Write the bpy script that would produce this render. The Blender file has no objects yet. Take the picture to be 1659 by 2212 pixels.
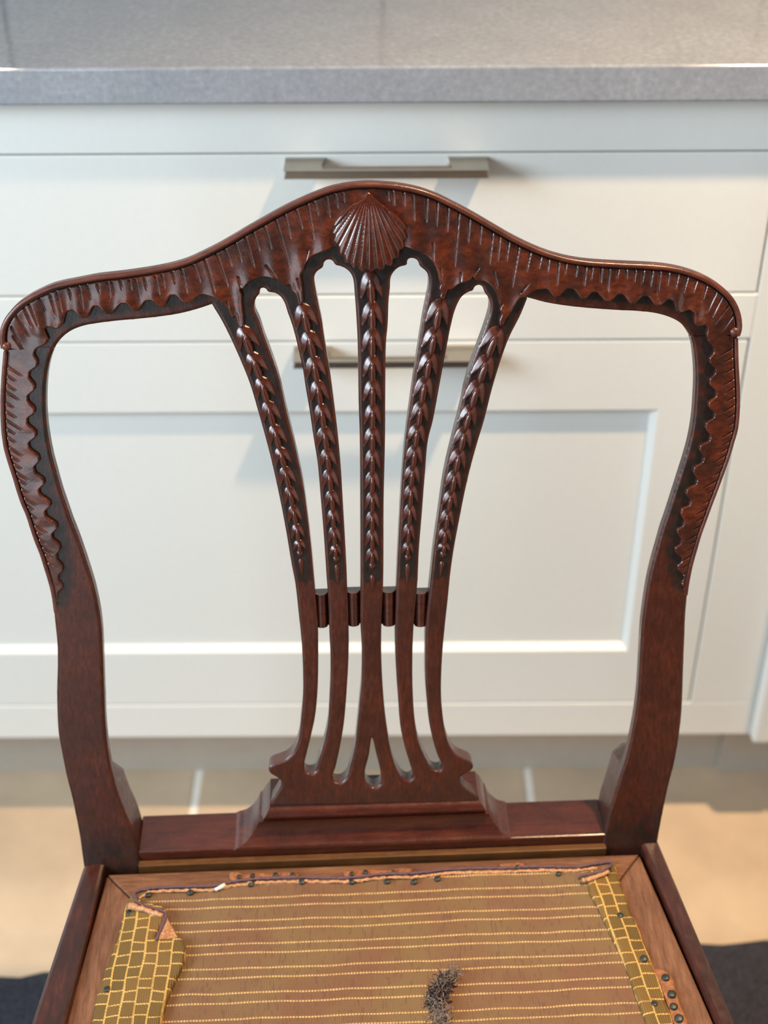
import bpy, math, random
import numpy as np
from mathutils import Vector, Matrix, kdtree

# ------------------------------------------------------------------ camera
S = bpy.context.scene
C = S.collection
R = math.radians
FPX, IW, IH = 3067.0, 1659.0, 2212.0
CAM_Z, PITCH, ROLL = 1.30, R(35.8), R(-0.31)
cam = bpy.data.cameras.new('camera')
cam.sensor_fit = 'VERTICAL'; cam.sensor_height = 36.0; cam.sensor_width = 27.0
cam.lens = FPX / IH * 36.0
cam.clip_start = 0.02; cam.clip_end = 60
cam.dof.use_dof = True; cam.dof.focus_distance = 0.925; cam.dof.aperture_fstop = 5.6
camo = bpy.data.objects.new('camera', cam); C.objects.link(camo)
camo.matrix_world = (Matrix.Translation((0, 0, CAM_Z)) @ Matrix.Rotation(R(90) - PITCH, 4, 'X')
                     @ Matrix.Rotation(ROLL, 4, 'Z'))
S.camera = camo

# ------------------------------------------------------------------ light
S.view_settings.view_transform = 'Standard'; S.view_settings.look = 'None'
S.view_settings.gamma = 1.0; S.view_settings.use_curve_mapping = False
S.view_settings.exposure = -0.38
wd = bpy.data.worlds.new('sky'); S.world = wd; wd.use_nodes = True
wb = wd.node_tree.nodes['Background']
wb.inputs[0].default_value = (0.62, 0.74, 0.9, 1); wb.inputs[1].default_value = 0.9
def area(name, loc, target, sx, sy, power, col):
    l = bpy.data.lights.new(name, 'AREA'); l.shape = 'RECTANGLE'; l.size = sx; l.size_y = sy
    l.energy = power; l.color = col
    o = bpy.data.objects.new(name, l); C.objects.link(o); o.location = loc
    o.rotation_euler = (Vector(target) - Vector(loc)).to_track_quat('-Z', 'Y').to_euler()
    return o
# daylight entering by the window on the left and by the garden door behind the camera
area('daylight_window', (-1.88, -0.07, 1.62), (0.0, 0.30, 1.20), 1.0, 0.95, 104, (0.76, 0.89, 1.0))
area('daylight_door', (-1.30, -2.34, 1.22), (-0.4, 0, 1.15), 1.0, 2.05, 34, (0.82, 0.92, 1.0))
area('daylight_side', (1.96, -0.75, 1.15), (0.0, -0.3, 0.6), 1.0, 1.7, 7, (1.0, 0.80, 0.60))

# ------------------------------------------------------------------ helpers
def lin(c):
    c = c / 255.0
    return c / 12.92 if c <= 0.04045 else ((c + 0.055) / 1.055) ** 2.4
def rgb(r, g, b): return (lin(r), lin(g), lin(b), 1.0)
def tag(o, label=None, cat=None, group=None, kind=None):
    if label: o['label'] = label
    if cat: o['category'] = cat
    if group: o['group'] = group
    if kind: o['kind'] = kind
    return o
def empty(name, loc=(0, 0, 0), rz=0):
    o = bpy.data.objects.new(name, None); C.objects.link(o)
    o.empty_display_size = 0.05; o.location = loc; o.rotation_euler = (0, 0, rz); return o
def link(name, me, mat=None, parent=None):
    o = bpy.data.objects.new(name, me); C.objects.link(o)
    if mat and not me.materials: me.materials.append(mat)
    if parent: o.parent = parent
    return o
def mesh(name, V, F, smooth=False, attrs=None):
    me = bpy.data.meshes.new(name)
    me.from_pydata([tuple(map(float, v)) for v in V], [], [tuple(int(i) for i in f) for f in F])
    me.update()
    if smooth: me.polygons.foreach_set('use_smooth', [True] * len(me.polygons))
    for k, a in (attrs or {}).items():
        at = me.attributes.new(k, 'FLOAT', 'POINT'); at.data.foreach_set('value', np.asarray(a, np.float32))
    return me
BOXF = [(0, 3, 2, 1), (4, 5, 6, 7), (0, 1, 5, 4), (1, 2, 6, 5), (2, 3, 7, 6), (3, 0, 4, 7)]
def boxv(x0, x1, y0, y1, z0, z1):
    return [(x0, y0, z0), (x1, y0, z0), (x1, y1, z0), (x0, y1, z0), (x0, y0, z1), (x1, y0, z1), (x1, y1, z1), (x0, y1, z1)]
def bevel(o, w, n=2):
    m = o.modifiers.new('bevel', 'BEVEL'); m.width = w; m.segments = n; m.limit_method = 'ANGLE'
    m.angle_limit = R(40); return o
def box(name, b, mat, parent=None, bev=0.0, n=2):
    o = link(name, mesh(name, boxv(*b), BOXF), mat, parent)
    if bev: bevel(o, bev, n)
    return o
def boxes(name, bs, mat, parent=None):
    V, F = [], []
    for b in bs:
        k = len(V); V += boxv(*b); F += [tuple(i + k for i in f) for f in BOXF]
    return link(name, mesh(name, V, F), mat, parent)

# ------------------------------------------------------------------ materials
def newmat(name):
    m = bpy.data.materials.new(name); m.use_nodes = True
    return m, m.node_tree, m.node_tree.nodes['Principled BSDF']
class NT:
    def __init__(s, t): s.t = t
    def n(s, typ, **kw):
        x = s.t.nodes.new(typ)
        for k, v in kw.items(): setattr(x, k, v)
        return x
    def l(s, a, b): s.t.links.new(a, b)
    def coord(s, scale=(1, 1, 1), rot=(0, 0, 0), out='Object'):
        c = s.n('ShaderNodeTexCoord'); m = s.n('ShaderNodeMapping')
        m.inputs['Scale'].default_value = scale; m.inputs['Rotation'].default_value = rot
        s.l(c.outputs[out], m.inputs['Vector']); return m.outputs[0]
    def noise(s, vec, scale, detail=4, rough=0.55):
        x = s.n('ShaderNodeTexNoise'); x.inputs['Scale'].default_value = scale
        x.inputs['Detail'].default_value = detail; x.inputs['Roughness'].default_value = rough
        s.l(vec, x.inputs['Vector']); return x.outputs['Fac']
    def ramp(s, fac, stops):
        x = s.n('ShaderNodeValToRGB'); e = x.color_ramp.elements
        while len(e) < len(stops): e.new(0.5)
        for i, (p, c) in enumerate(stops): e[i].position = p; e[i].color = c
        s.l(fac, x.inputs[0]); return x.outputs[0]
    def mix(s, fac, a, b, typ='MIX'):
        x = s.n('ShaderNodeMix', data_type='RGBA', blend_type=typ)
        for i, v in ((0, fac), (6, a), (7, b)):
            if hasattr(v, 'is_output'): s.l(v, x.inputs[i])
            else: x.inputs[i].default_value = v
        return x.outputs[2]
    def math(s, op, a, b=0.0, c=0.0):
        x = s.n('ShaderNodeMath', operation=op)
        for i, v in enumerate((a, b, c)):
            if hasattr(v, 'is_output'): s.l(v, x.inputs[i])
            else: x.inputs[i].default_value = v
        return x.outputs[0]
    def attr(s, name):
        return s.n('ShaderNodeAttribute', attribute_name=name).outputs['Fac']
    def bump(s, bsdf, h, strength, dist):
        b = s.n('ShaderNodeBump'); b.inputs['Strength'].default_value = strength
        b.inputs['Distance'].default_value = dist; s.l(h, b.inputs['Height']); s.l(b.outputs[0], bsdf.inputs['Normal'])
def plain(name, col, rough=0.5, metal=0.0, ns=0, var=0.06, bump=0.0):
    m, t, b = newmat(name); q = NT(t)
    b.inputs['Roughness'].default_value = rough; b.inputs['Metallic'].default_value = metal
    vec = q.coord(); f = q.noise(vec, ns or 30.0)
    lo = tuple(c * (1 - var) for c in col[:3]) + (1,); hi = tuple(min(1, c * (1 + var)) for c in col[:3]) + (1,)
    q.l(q.ramp(f, [(0.3, lo), (0.7, hi)]), b.inputs['Base Color'])
    if bump: q.bump(b, f, 0.4, bump)
    return m
def wood(name, dark, mid, light, rough=0.3, grain=(60, 60, 9), tone=False, coat=0.25, patch=38.0, blot=(0.3, 0.7), spec=0.5):
    """french-polished wood; 'tone' fades towards black wax that sits on the carved ground"""
    m, t, b = newmat(name); q = NT(t)
    g = q.noise(q.coord(grain), 5.0, 6, 0.65)
    base = q.ramp(g, [(0.25, dark), (0.5, mid), (0.78, light)])
    blotch = q.noise(q.coord((1, 1, 1)), patch, 3, 0.5)
    base = q.mix(q.ramp(blotch, [(blot[0], (0.62, 0.62, 0.62, 1)), (blot[1], (0, 0, 0, 1))]), base, dark)
    fleck = q.noise(q.coord((1, 1, 1)), 900.0, 2, 0.5)
    base = q.mix(q.ramp(fleck, [(0.26, (0.45, 0.45, 0.45, 1)), (0.38, (0, 0, 0, 1))]), base, tuple(c * 0.35 for c in dark[:3]) + (1,))
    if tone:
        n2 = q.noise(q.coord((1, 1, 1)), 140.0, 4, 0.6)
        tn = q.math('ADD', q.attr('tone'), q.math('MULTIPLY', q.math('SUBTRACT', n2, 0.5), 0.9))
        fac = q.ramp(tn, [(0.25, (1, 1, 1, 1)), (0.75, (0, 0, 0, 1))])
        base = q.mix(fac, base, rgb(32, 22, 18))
    q.l(base, b.inputs['Base Color'])
    rg = q.noise(q.coord((1, 1, 1)), 120.0, 4, 0.6)
    q.l(q.ramp(rg, [(0.3, (rough * .8,) * 3 + (1,)), (0.7, (rough * 1.3,) * 3 + (1,))]), b.inputs['Roughness'])
    b.inputs['Coat Weight'].default_value = coat; b.inputs['Coat Roughness'].default_value = 0.16
    b.inputs['Specular IOR Level'].default_value = spec
    q.bump(b, q.math('ADD', g, fleck), 0.12, 0.0006)
    return m
M_CARVE = wood('carved_mahogany', rgb(34, 18, 14), rgb(78, 33, 18), rgb(108, 49, 24), 0.26, (30, 30, 60), False, 0.35, 62.0, (0.40, 0.58))
M_HUSK = wood('husk_mahogany', rgb(48, 19, 12), rgb(76, 31, 18), rgb(104, 47, 26), 0.15, (40, 40, 20), False, 0.5, 90.0)
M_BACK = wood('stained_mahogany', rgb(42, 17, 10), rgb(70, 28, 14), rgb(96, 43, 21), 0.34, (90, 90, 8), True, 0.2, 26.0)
M_EDGE = wood('moulding_mahogany', rgb(60, 28, 20), rgb(92, 44, 30), rgb(114, 60, 42), 0.36, (12, 40, 40), False, 0.2, 60.0)
M_RAIL = wood('rail_mahogany', rgb(46, 19, 13), rgb(74, 30, 18), rgb(94, 43, 25), 0.26, (8, 60, 60), False, 0.3, 22.0)
M_SIDE = wood('worn_rail_mahogany', rgb(34, 16, 12), rgb(58, 25, 18), rgb(90, 43, 30), 0.32, (50, 9, 50), False, 0.3, 30.0)
M_BEECH = wood('seat_frame_wood', rgb(76, 48, 34), rgb(108, 72, 50), rgb(134, 94, 68), 0.62, (9, 70, 60), False, 0.0, 16.0, (0.2, 0.6), 0.3)
M_BEECH2 = wood('seat_frame_wood_side', rgb(76, 49, 36), rgb(110, 75, 55), rgb(138, 100, 75), 0.62, (70, 9, 60), False, 0.0, 16.0, (0.2, 0.6), 0.3)
M_TAN = wood('unstained_rebate_wood', rgb(62, 37, 15), rgb(86, 53, 21), rgb(106, 68, 30), 0.5, (8, 60, 60), False, 0.0, 30.0, (0.2, 0.6), 0.4)
M_PAINT = plain('cabinet_paint', rgb(223, 223, 217), 0.42, 0, 160, 0.012, 0.00008)
M_STEEL = plain('brushed_nickel', rgb(176, 168, 156), 0.34, 1.0, 80, 0.05)
M_DARK = plain('dark_gap', rgb(40, 38, 36), 0.8)
M_WALL = plain('wall_paint', rgb(214, 214, 208), 0.7, 0, 20, 0.03)
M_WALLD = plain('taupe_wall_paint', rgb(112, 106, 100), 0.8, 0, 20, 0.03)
M_CEIL = plain('ceiling_paint', rgb(128, 126, 122), 0.8, 0, 20, 0.02)
M_FRAME = plain('window_frame_paint', rgb(226, 226, 222), 0.5, 0, 20, 0.02)
M_TILE = plain('floor_tile', rgb(190, 170, 145), 0.36, 0, 9, 0.14)
M_GROUT = plain('grout', rgb(226, 222, 212), 0.8, 0, 60, 0.05)
M_PLINTH = plain('plinth_paint', rgb(176, 168, 156), 0.5, 0, 40, 0.03)
M_SPLASH = plain('splashback_panel', rgb(168, 166, 160), 0.3, 0, 40, 0.03)
M_TACK = plain('iron_tack', rgb(56, 62, 60), 0.45, 0.6, 400, 0.15)
M_THREAD = plain('purple_selvedge', rgb(92, 66, 74), 0.8, 0, 900, 0.25)
M_LINT = plain('grey_lint', rgb(128, 112, 102), 0.95, 0, 500, 0.5)
M_LINTD = plain('dark_lint', rgb(44, 32, 34), 0.95, 0, 700, 0.3)
M_PALE = plain('pale_speck', rgb(222, 220, 212), 0.6)
def m_worktop():
    m, t, b = newmat('grey_quartz'); q = NT(t)
    n1 = q.noise(q.coord(), 180.0, 5, 0.7); n2 = q.noise(q.coord(), 22.0, 4, 0.6)
    c = q.ramp(n1, [(0.3, rgb(134, 138, 146)), (0.55, rgb(152, 156, 163)), (0.75, rgb(172, 174, 178))])
    c = q.mix(q.ramp(n2, [(0.35, (0.35, 0.35, 0.35, 1)), (0.65, (0, 0, 0, 1))]), c, rgb(128, 131, 137))
    q.l(c, b.inputs['Base Color']); b.inputs['Roughness'].default_value = 0.07
    return m
M_TOP = m_worktop()
def m_rug():
    m, t, b = newmat('dark_rug'); q = NT(t)
    n = q.noise(q.coord((1, 1, 1)), 260.0, 3, 0.7)
    q.l(q.ramp(n, [(0.3, rgb(22, 22, 28)), (0.7, rgb(58, 58, 68))]), b.inputs['Base Color'])
    b.inputs['Roughness'].default_value = 0.95; q.bump(b, n, 0.8, 0.003)
    return m
M_RUG = m_rug()
def m_fabric():
    """wrong side of the brocade: pairs of gold weft floats on brown ground (object x across, y along)"""
    m, t, b = newmat('brocade_reverse'); q = NT(t)
    co = q.n('ShaderNodeTexCoord'); sp = q.n('ShaderNodeSeparateXYZ'); q.l(co.outputs['Object'], sp.inputs[0])
    wob = q.math('MULTIPLY', q.math('SUBTRACT', q.noise(q.coord(), 14.0, 2), 0.5), 0.004)
    x, y = sp.outputs[0], q.math('ADD', sp.outputs[1], wob)
    def line(off, w):
        f = q.math('FRACT', q.math('ADD', q.math('DIVIDE', y, 0.0203), off))
        d = q.math('ABSOLUTE', q.math('SUBTRACT', f, 0.5))
        return q.math('SUBTRACT', 1.0, q.math('SMOOTH_MIN', q.math('DIVIDE', d, w), 1.0, 0.05))
    ln = q.math('MAXIMUM', line(0.12, 0.05), line(0.50, 0.05))
    ln = q.math('MAXIMUM', ln, 0.0)
    bead = q.math('MULTIPLY_ADD', q.math('SINE', q.math('MULTIPLY', x, 2 * math.pi / 0.0021)), 0.42, 0.58)
    brk = q.noise(q.coord((260, 50, 1)), 1.0, 1)
    gold = q.math('MULTIPLY', q.math('MULTIPLY', ln, bead), q.math('MULTIPLY_ADD', brk, 1.4, 0.25))
    wx = q.math('SINE', q.math('MULTIPLY', x, 2 * math.pi / 0.00125)); wy = q.math('SINE', q.math('MULTIPLY', y, 2 * math.pi / 0.00125))
    wv = q.math('MULTIPLY_ADD', q.math('ADD', wx, wy), 0.25, 0.5)
    n = q.noise(q.coord(), 22.0, 3); n2 = q.noise(q.coord((700, 120, 1)), 1.0, 2)
    base = q.ramp(n, [(0.35, rgb(122, 80, 46)), (0.62, rgb(126, 97, 53))])
    base = q.mix(q.math('MULTIPLY', wv, 0.75), base, rgb(58, 38, 22))
    tick = q.math('GREATER_THAN', n2, 0.61)
    base = q.mix(q.math('MULTIPLY', tick, 0.55), base, rgb(82, 52, 40))
    base = q.mix(gold, base, rgb(230, 188, 124))
    q.l(base, b.inputs['Base Color']); b.inputs['Roughness'].default_value = 0.62
    b.inputs['Sheen Weight'].default_value = 0.2
    q.bump(b, q.math('ADD', gold, q.math('MULTIPLY', wv, 0.3)), 0.6, 0.0008)
    return m
M_FAB = m_fabric()
def m_brick():
    """right side of the brocade: olive cells outlined in gold cord, on the strip's own uv attributes"""
    m, t, b = newmat('brocade_face'); q = NT(t)
    cb = q.n('ShaderNodeCombineXYZ'); q.l(q.attr('sv'), cb.inputs[0]); q.l(q.attr('su'), cb.inputs[1])
    w = q.n('ShaderNodeTexNoise'); w.inputs['Scale'].default_value = 90; q.l(cb.outputs[0], w.inputs['Vector'])
    def brick(off):
        br = q.n('ShaderNodeTexBrick'); mp = q.n('ShaderNodeMapping'); mp.inputs['Location'].default_value = (off, 0, 0)
        q.l(cb.outputs[0], mp.inputs['Vector']); q.l(mp.outputs[0], br.inputs['Vector'])
        br.inputs['Scale'].default_value = 1.0; br.inputs['Brick Width'].default_value = 0.0203
        br.inputs['Row Height'].default_value = 0.0098; br.inputs['Mortar Size'].default_value = 0.0008
        br.inputs['Mortar Smooth'].default_value = 0.35; br.offset = 0.5
        br.inputs['Color1'].default_value = rgb(96, 75, 32); br.inputs['Color2'].default_value = rgb(120, 90, 42)
        br.inputs['Mortar'].default_value = rgb(150, 120, 58); return br
    br, br2 = brick(0.0), brick(0.0082)
    mort = q.math('MAXIMUM', br.outputs['Fac'], br2.outputs['Fac'])
    hat = q.math('MULTIPLY_ADD', q.math('SINE', q.math('MULTIPLY', q.attr('su'), 2 * math.pi / 0.0014)), 0.5, 0.5)
    cell = q.mix(q.math('MULTIPLY', hat, 0.5), br.outputs['Color'], rgb(84, 66, 22))
    sp = q.math('GREATER_THAN', w.outputs['Fac'], 0.42)
    gold = q.math('MULTIPLY', mort, q.math('MULTIPLY_ADD', sp, 0.45, 0.55))
    bd = q.math('MULTIPLY_ADD', q.math('SINE', q.math('MULTIPLY', q.math('ADD', q.attr('su'), q.attr('sv')), 2 * math.pi / 0.0022)), 0.32, 0.68)
    col = q.mix(q.math('MULTIPLY', gold, bd), cell, rgb(214, 172, 98))
    q.l(col, b.inputs['Base Color']); b.inputs['Roughness'].default_value = 0.5
    q.bump(b, q.math('ADD', gold, q.math('MULTIPLY', hat, 0.25)), 0.8, 0.0011)
    return m
M_BRICK = m_brick()
M_SELV = plain('pink_gold_edge', rgb(176, 128, 90), 0.6, 0, 700, 0.5, 0.0006)
M_SCRAP = plain('orange_fabric_scrap', rgb(134, 84, 50), 0.7, 0, 420, 0.4, 0.0008)
def m_emit(name, col, s):
    m, t, b = newmat(name); b.inputs['Emission Color'].default_value = col; b.inputs['Emission Strength'].default_value = s
    b.inputs['Base Color'].default_value = col; return m
M_BULB = m_emit('lamp_glow', rgb(255, 214, 160), 14.0)

# ------------------------------------------------------------------ the room
YF = 1.161            # cabinet front plane
YW = 1.775            # back wall
fl = box('floor', (-2.0, 2.1, -2.5, YW, -0.12, -0.0012), M_GROUT); tag(fl, kind='structure')
tw = 0.41; gx = 0.0052
tile_me = mesh('floor_tile', boxv(-tw / 2 + gx, tw / 2 - gx, -tw / 2 + gx, tw / 2 - gx, -0.0011, 0.0), BOXF)
tile_me.materials.append(M_TILE)
xs = [-0.2335 + tw * (k + 0.5) for k in range(-4, 6)]; ys = [1.285 + tw * (k + 0.5) for k in range(-9, 1)]
for x in xs:
    for y in ys:
        if -1.99 < x - tw / 2 and x + tw / 2 < 2.1 and y + tw / 2 < YW:
            o = link('floor_tile', tile_me, None, fl); o.location = (x, y, 0)
wb_ = box('wall_back', (-2.0, 2.1, YW, YW + 0.12, 0, 2.5), M_WALL); tag(wb_, kind='structure')
box('joint_backing', (-1.99, 2.09, YW - 0.003, YW, 0.9225, 1.62), M_DARK, wb_)
for k in range(-4, 4):     # splashback panels on the wall, seen mirrored in the polished worktop
    box('splashback_panel', (0.002 + k * 0.463 + 0.003, 0.002 + (k + 1) * 0.463 - 0.003, YW - 0.008, YW - .0031, 0.9225, 1.62), M_SPLASH, wb_)
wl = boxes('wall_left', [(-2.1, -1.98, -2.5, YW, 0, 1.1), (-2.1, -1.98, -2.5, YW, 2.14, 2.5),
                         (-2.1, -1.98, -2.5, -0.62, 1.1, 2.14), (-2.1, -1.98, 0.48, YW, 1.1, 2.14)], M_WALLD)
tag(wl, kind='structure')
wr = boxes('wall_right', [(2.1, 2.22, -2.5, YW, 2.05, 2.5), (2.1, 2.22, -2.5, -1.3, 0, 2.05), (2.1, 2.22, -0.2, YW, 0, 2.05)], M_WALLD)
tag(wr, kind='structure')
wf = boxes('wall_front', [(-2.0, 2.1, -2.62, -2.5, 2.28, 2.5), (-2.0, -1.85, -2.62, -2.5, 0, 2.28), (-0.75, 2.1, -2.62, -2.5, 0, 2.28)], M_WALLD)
tag(wf, kind='structure')
ce = box('ceiling', (-2.1, 2.22, -2.62, YW + 0.12, 2.5, 2.6), M_CEIL); tag(ce, kind='structure')
def frame_yz(name, x, y0, y1, z0, z1, n):
    bs = [(x, x + .06, y0, y1, z0, z0 + .05), (x, x + .06, y0, y1, z1 - .05, z1)]
    for i in range(n + 1):
        yy = y0 + (y1 - y0 - .05) * i / n; bs.append((x, x + .06, yy, yy + .05, z0 + .05, z1 - .05))
    return tag(boxes(name, bs, M_FRAME), kind='structure')
frame_yz('window_1', -2.07, -0.62, 0.48, 1.1, 2.14, 2)
frame_yz('door_1', 2.13, -1.3, -0.2, 0.0, 2.05, 1)
bs = [(-1.85, -.75, -2.59, -2.53, 0, .05), (-1.85, -.75, -2.59, -2.53, 2.23, 2.28)] + [(x, x + .05, -2.59, -2.53, .05, 2.23) for x in (-1.85, -1.325, -.8)]
tag(boxes('door_2', bs, M_FRAME), kind='structure')
def ring(cx, cy, z, r, n=32): return [(cx + r * math.cos(2 * math.pi * i / n), cy + r * math.sin(2 * math.pi * i / n), z) for i in range(n)]
def lathe(name, prof, mat, parent=None, n=32, cap0=True, cap1=True):
    V, F = [], []
    for r, z in prof: V += ring(0, 0, z, r, n)
    for k in range(len(prof) - 1):
        for i in range(n):
            j = (i + 1) % n; F.append((k * n + i, k * n + j, k * n + n + j, k * n + n + i))
    if cap0: F.append(tuple(range(n))[::-1])
    if cap1: F.append(tuple(range((len(prof) - 1) * n, len(prof) * n)))
    return link(name, mesh(name, V, F), mat, parent)
for (lx, ly, pw, lab) in ((0.70, 0.68, 44.0, 'round recessed ceiling downlight glowing warm at the right of the room'),
                          (-0.75, 0.62, 2.0, 'round recessed ceiling downlight glowing warm at the left of the room')):
    d = empty('downlight', (lx, ly, 2.5)); tag(d, lab, 'downlight', 'recessed ceiling downlights')
    lathe('trim_ring', [(0.035, -0.001), (0.045, -0.001), (0.045, -0.008), (0.034, -0.006), (0.034, -0.001)], M_STEEL, d, 32, False, False)
    lathe('lamp_disc', [(0.033, -0.0035), (0.033, -0.0015)], M_BULB, d)
    l = bpy.data.lights.new('downlight_beam', 'SPOT'); l.energy = pw * 8; l.color = (1.0, 0.70, 0.42); l.spot_size = R(84); l.spot_blend = 0.9
    l.shadow_soft_size = 0.035; o = bpy.data.objects.new('downlight_beam', l); C.objects.link(o); o.parent = d; o.location = (0, 0, -0.02)
    o.rotation_euler = (0, 0, 0)

# ------------------------------------------------------------------ kitchen units
def shaker(name, x0, x1, z0, z1, y, parent, frame=0.076, rec=0.008):
    """drawer front: flat frame, chamfered quirk and recessed centre panel in one joinery piece with its panel as child"""
    a = frame; b_ = 0.006
    V = []; lv = [(x0, x1, z0, z1, y + .02), (x0, x1, z0, z1, y), (x0 + a, x1 - a, z0 + a, z1 - a, y), (x0 + a + b_, x1 - a - b_, z0 + a + b_, z1 - a - b_, y + rec)]
    for (p, q_, r_, s_, yy) in lv: V += [(p, yy, r_), (q_, yy, r_), (q_, yy, s_), (p, yy, s_)]
    F = []
    for k in range(3):
        for i in range(4):
            j = (i + 1) % 4; F.append((4 * k + i, 4 * k + j, 4 * k + 4 + j, 4 * k + 4 + i))
    F.append((3, 2, 1, 0))
    o = link(name, mesh(name, V, F), M_PAINT, parent); bevel(o, 0.0012, 2)
    pn = link('centre_panel', mesh('centre_panel', boxv(x0 + a + b_, x1 - a - b_, y + rec, y + rec + .006, z0 + a + b_, z1 - a - b_), BOXF), M_PAINT, o)
    return o
def handle(cx, z, y, parent):
    """flat strap handle: slotted plate standing out from the drawer front"""
    w, d, t = 0.170, 0.030, 0.0062; p = 0.031; br = 0.0065
    out = [(-w / 2, 0), (-w / 2, -d), (w / 2, -d), (w / 2, 0), (w / 2 - p, 0), (w / 2 - p, -d + br), (-w / 2 + p, -d + br), (-w / 2 + p, 0)]
    V = [(cx + a, y + b, z - t) for a, b in out] + [(cx + a, y + b, z) for a, b in out]
    quads = [(0, 1, 6, 7), (1, 2, 5, 6), (2, 3, 4, 5)]
    F = [tuple(i + 8 for i in f) for f in quads] + [f[::-1] for f in quads]
    for i in range(8):
        j = (i + 1) % 8; F.append((j, i, i + 8, j + 8))
    o = link('handle', mesh('handle', V, F), M_STEEL, parent); bevel(o, 0.0011, 3); o['label'] = 'brushed nickel strap handle'
    return o
def quad_front(name, x0, x1, z0, z1, mat, parent, y=YF, t=0.02, bev=0.0012):
    return box(name, (x0, x1, y, y + t, z0, z1), mat, parent, bev)
XR = 0.414; XL = -0.99; g = 0.0016
cab = empty('base_cabinet', ((XL + XR) / 2, YF, 0))
tag(cab, 'wide off-white in-frame base cabinet with two nickel-handled drawers behind the chair back', 'cabinet')
k0 = cab.location.copy()
def under(o):   # keep world-space vertices while the parent stands at the unit's base
    o.matrix_parent_inverse = Matrix.Translation(-k0); return o
under(box('carcass', (XL, XR, YF + .022, YW - 0.006, .149, .889), M_PAINT, cab))
under(quad_front('top_rail', XL, XR, .8405, .8905, M_PAINT, cab))
under(quad_front('middle_rail', XL + .073, XR - .073, .6585, .7045, M_PAINT, cab))
under(quad_front('bottom_rail', XL, XR, .1484, .1975, M_PAINT, cab))
under(quad_front('frame_stile', XL, XL + .073, .1975, .8405, M_PAINT, cab))
under(quad_front('frame_stile', XR - .073, XR, .1975, .8405, M_PAINT, cab))
dx0, dx1 = XL + .073 + g, XR - .073 - g
d1 = under(quad_front('drawer', dx0, dx1, .7045 + g, .8405 - g, M_PAINT, cab, YF + 0.0005))
d2 = under(shaker('drawer', dx0, dx1, .1975 + g, .6585 - g, YF + 0.0005, cab))
for dd, zz in ((d1, .8365), (d2, .6535)):
    for hx in (0.0035, -0.66): handle(hx, zz, YF + 0.0005, dd)
under(box('plinth', (XL, XR, 1.2537, 1.272, 0.0, .149), M_PLINTH, cab))
# the next unit to the right stands a little proud
cab2 = empty('base_cabinet', (0.72, YF - .014, 0)); k0 = cab2.location.copy()
tag(cab2, 'neighbouring off-white base unit at the right edge, slightly proud of the wide cabinet', 'cabinet')
under(box('carcass', (XR + .0005, 1.02, YF + .01, YW - 0.006, .149, .889), M_PAINT, cab2))
under(box('frame_stile', (XR + .0005, XR + .06, YF - .014, YF + .0095, .146, .8895), M_PAINT, cab2, 0.005, 3))
under(box('frame_stile', (.96, 1.02, YF - .014, YF + .0095, .146, .8895), M_PAINT, cab2, 0.002))
dr = under(shaker('cabinet_door', XR + .0625, .9585, .149, .8865, YF - .0135, cab2))
handle(.55, .86, YF - .0135, dr)
under(box('plinth', (XR + .0005, 1.02, 1.2467, 1.272, 0.0, .149), M_PLINTH, cab2))
wt = box('worktop', (-1.2, 1.2, YF - .022, YW - 0.009, .8907, .9215), M_TOP, None, 0.0022, 3)
tag(wt, 'polished grey speckled quartz worktop running above the white cabinets', 'worktop')

# ------------------------------------------------------------------ rug
def make_rug():
    V, F = [], []; nx, ny = 90, 3; rnd = random.Random(4)
    A, B = Vector((-1.15, .909, 0)), Vector((1.05, 1.012, 0)); dv = (B - A); nv = Vector((dv.y, -dv.x, 0)).normalized()
    jit = [rnd.uniform(-.0035, .0035) for _ in range(nx + 1)]
    for z in (0.0005, 0.0095):
        for i in range(nx + 1):
            for j in range(ny + 1):
                p = A + dv * (i / nx) + nv * (1.35 * j / ny)
                if j == 0: p -= nv * jit[i]
                V.append((p.x, p.y, z))
    W = ny + 1; N = (nx + 1) * W
    for i in range(nx):
        for j in range(ny):
            a = i * W + j; F.append((a + N, a + W + N, a + W + 1 + N, a + 1 + N)[::-1]); F.append((a, a + W, a + W + 1, a + 1))
    for i in range(nx):
        for j in (0, ny):
            a = i * W + j; F.append((a, a + W, a + W + N, a + N))
    for i in (0, nx):
        for j in range(ny):
            a = i * W + j; F.append((a, a + 1, a + 1 + N, a + N))
    return mesh('rug', V, F)
tag(link('rug', make_rug(), M_RUG), 'dark charcoal woven rug lying on the tiles under the chair', 'rug')

# ================================================================== THE CHAIR
YAW = R(2.4); RAKE = math.atan(0.245); ZS = 0.46
ROOT = Vector((-0.008, 0.715, 0.0))
chair = empty('dining_chair', ROOT, YAW)
tag(chair, 'carved dark mahogany dining chair with pierced fan splat and shell crest', 'chair')
RX = np.array([1.0, 0, 0]); RW = np.array([0, math.sin(RAKE), math.cos(RAKE)]); RN = np.array([0, -math.cos(RAKE), math.sin(RAKE)])
CM = np.array(camo.matrix_world); IL = np.array((Matrix.Translation(ROOT) @ Matrix.Rotation(YAW, 4, 'Z')).inverted())
def rays(P):
    P = np.atleast_2d(np.asarray(P, float))
    d = np.stack([(P[:, 0] - IW / 2) / FPX, (IH / 2 - P[:, 1]) / FPX, -np.ones(len(P))], 1)
    d = d @ CM[:3, :3].T
    return IL[:3, :3] @ CM[:3, 3] + IL[:3, 3], d @ IL[:3, :3].T
O_BACK = np.array([0, 0, ZS])
def pb(P):      # photo pixels -> (u, w) metres on the raked plane of the chair back
    o, d = rays(P); t = ((O_BACK - o) @ RN) / (d @ RN)
    q = o + d * t[:, None] - O_BACK
    return np.stack([q @ RX, q @ RW], 1)
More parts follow.
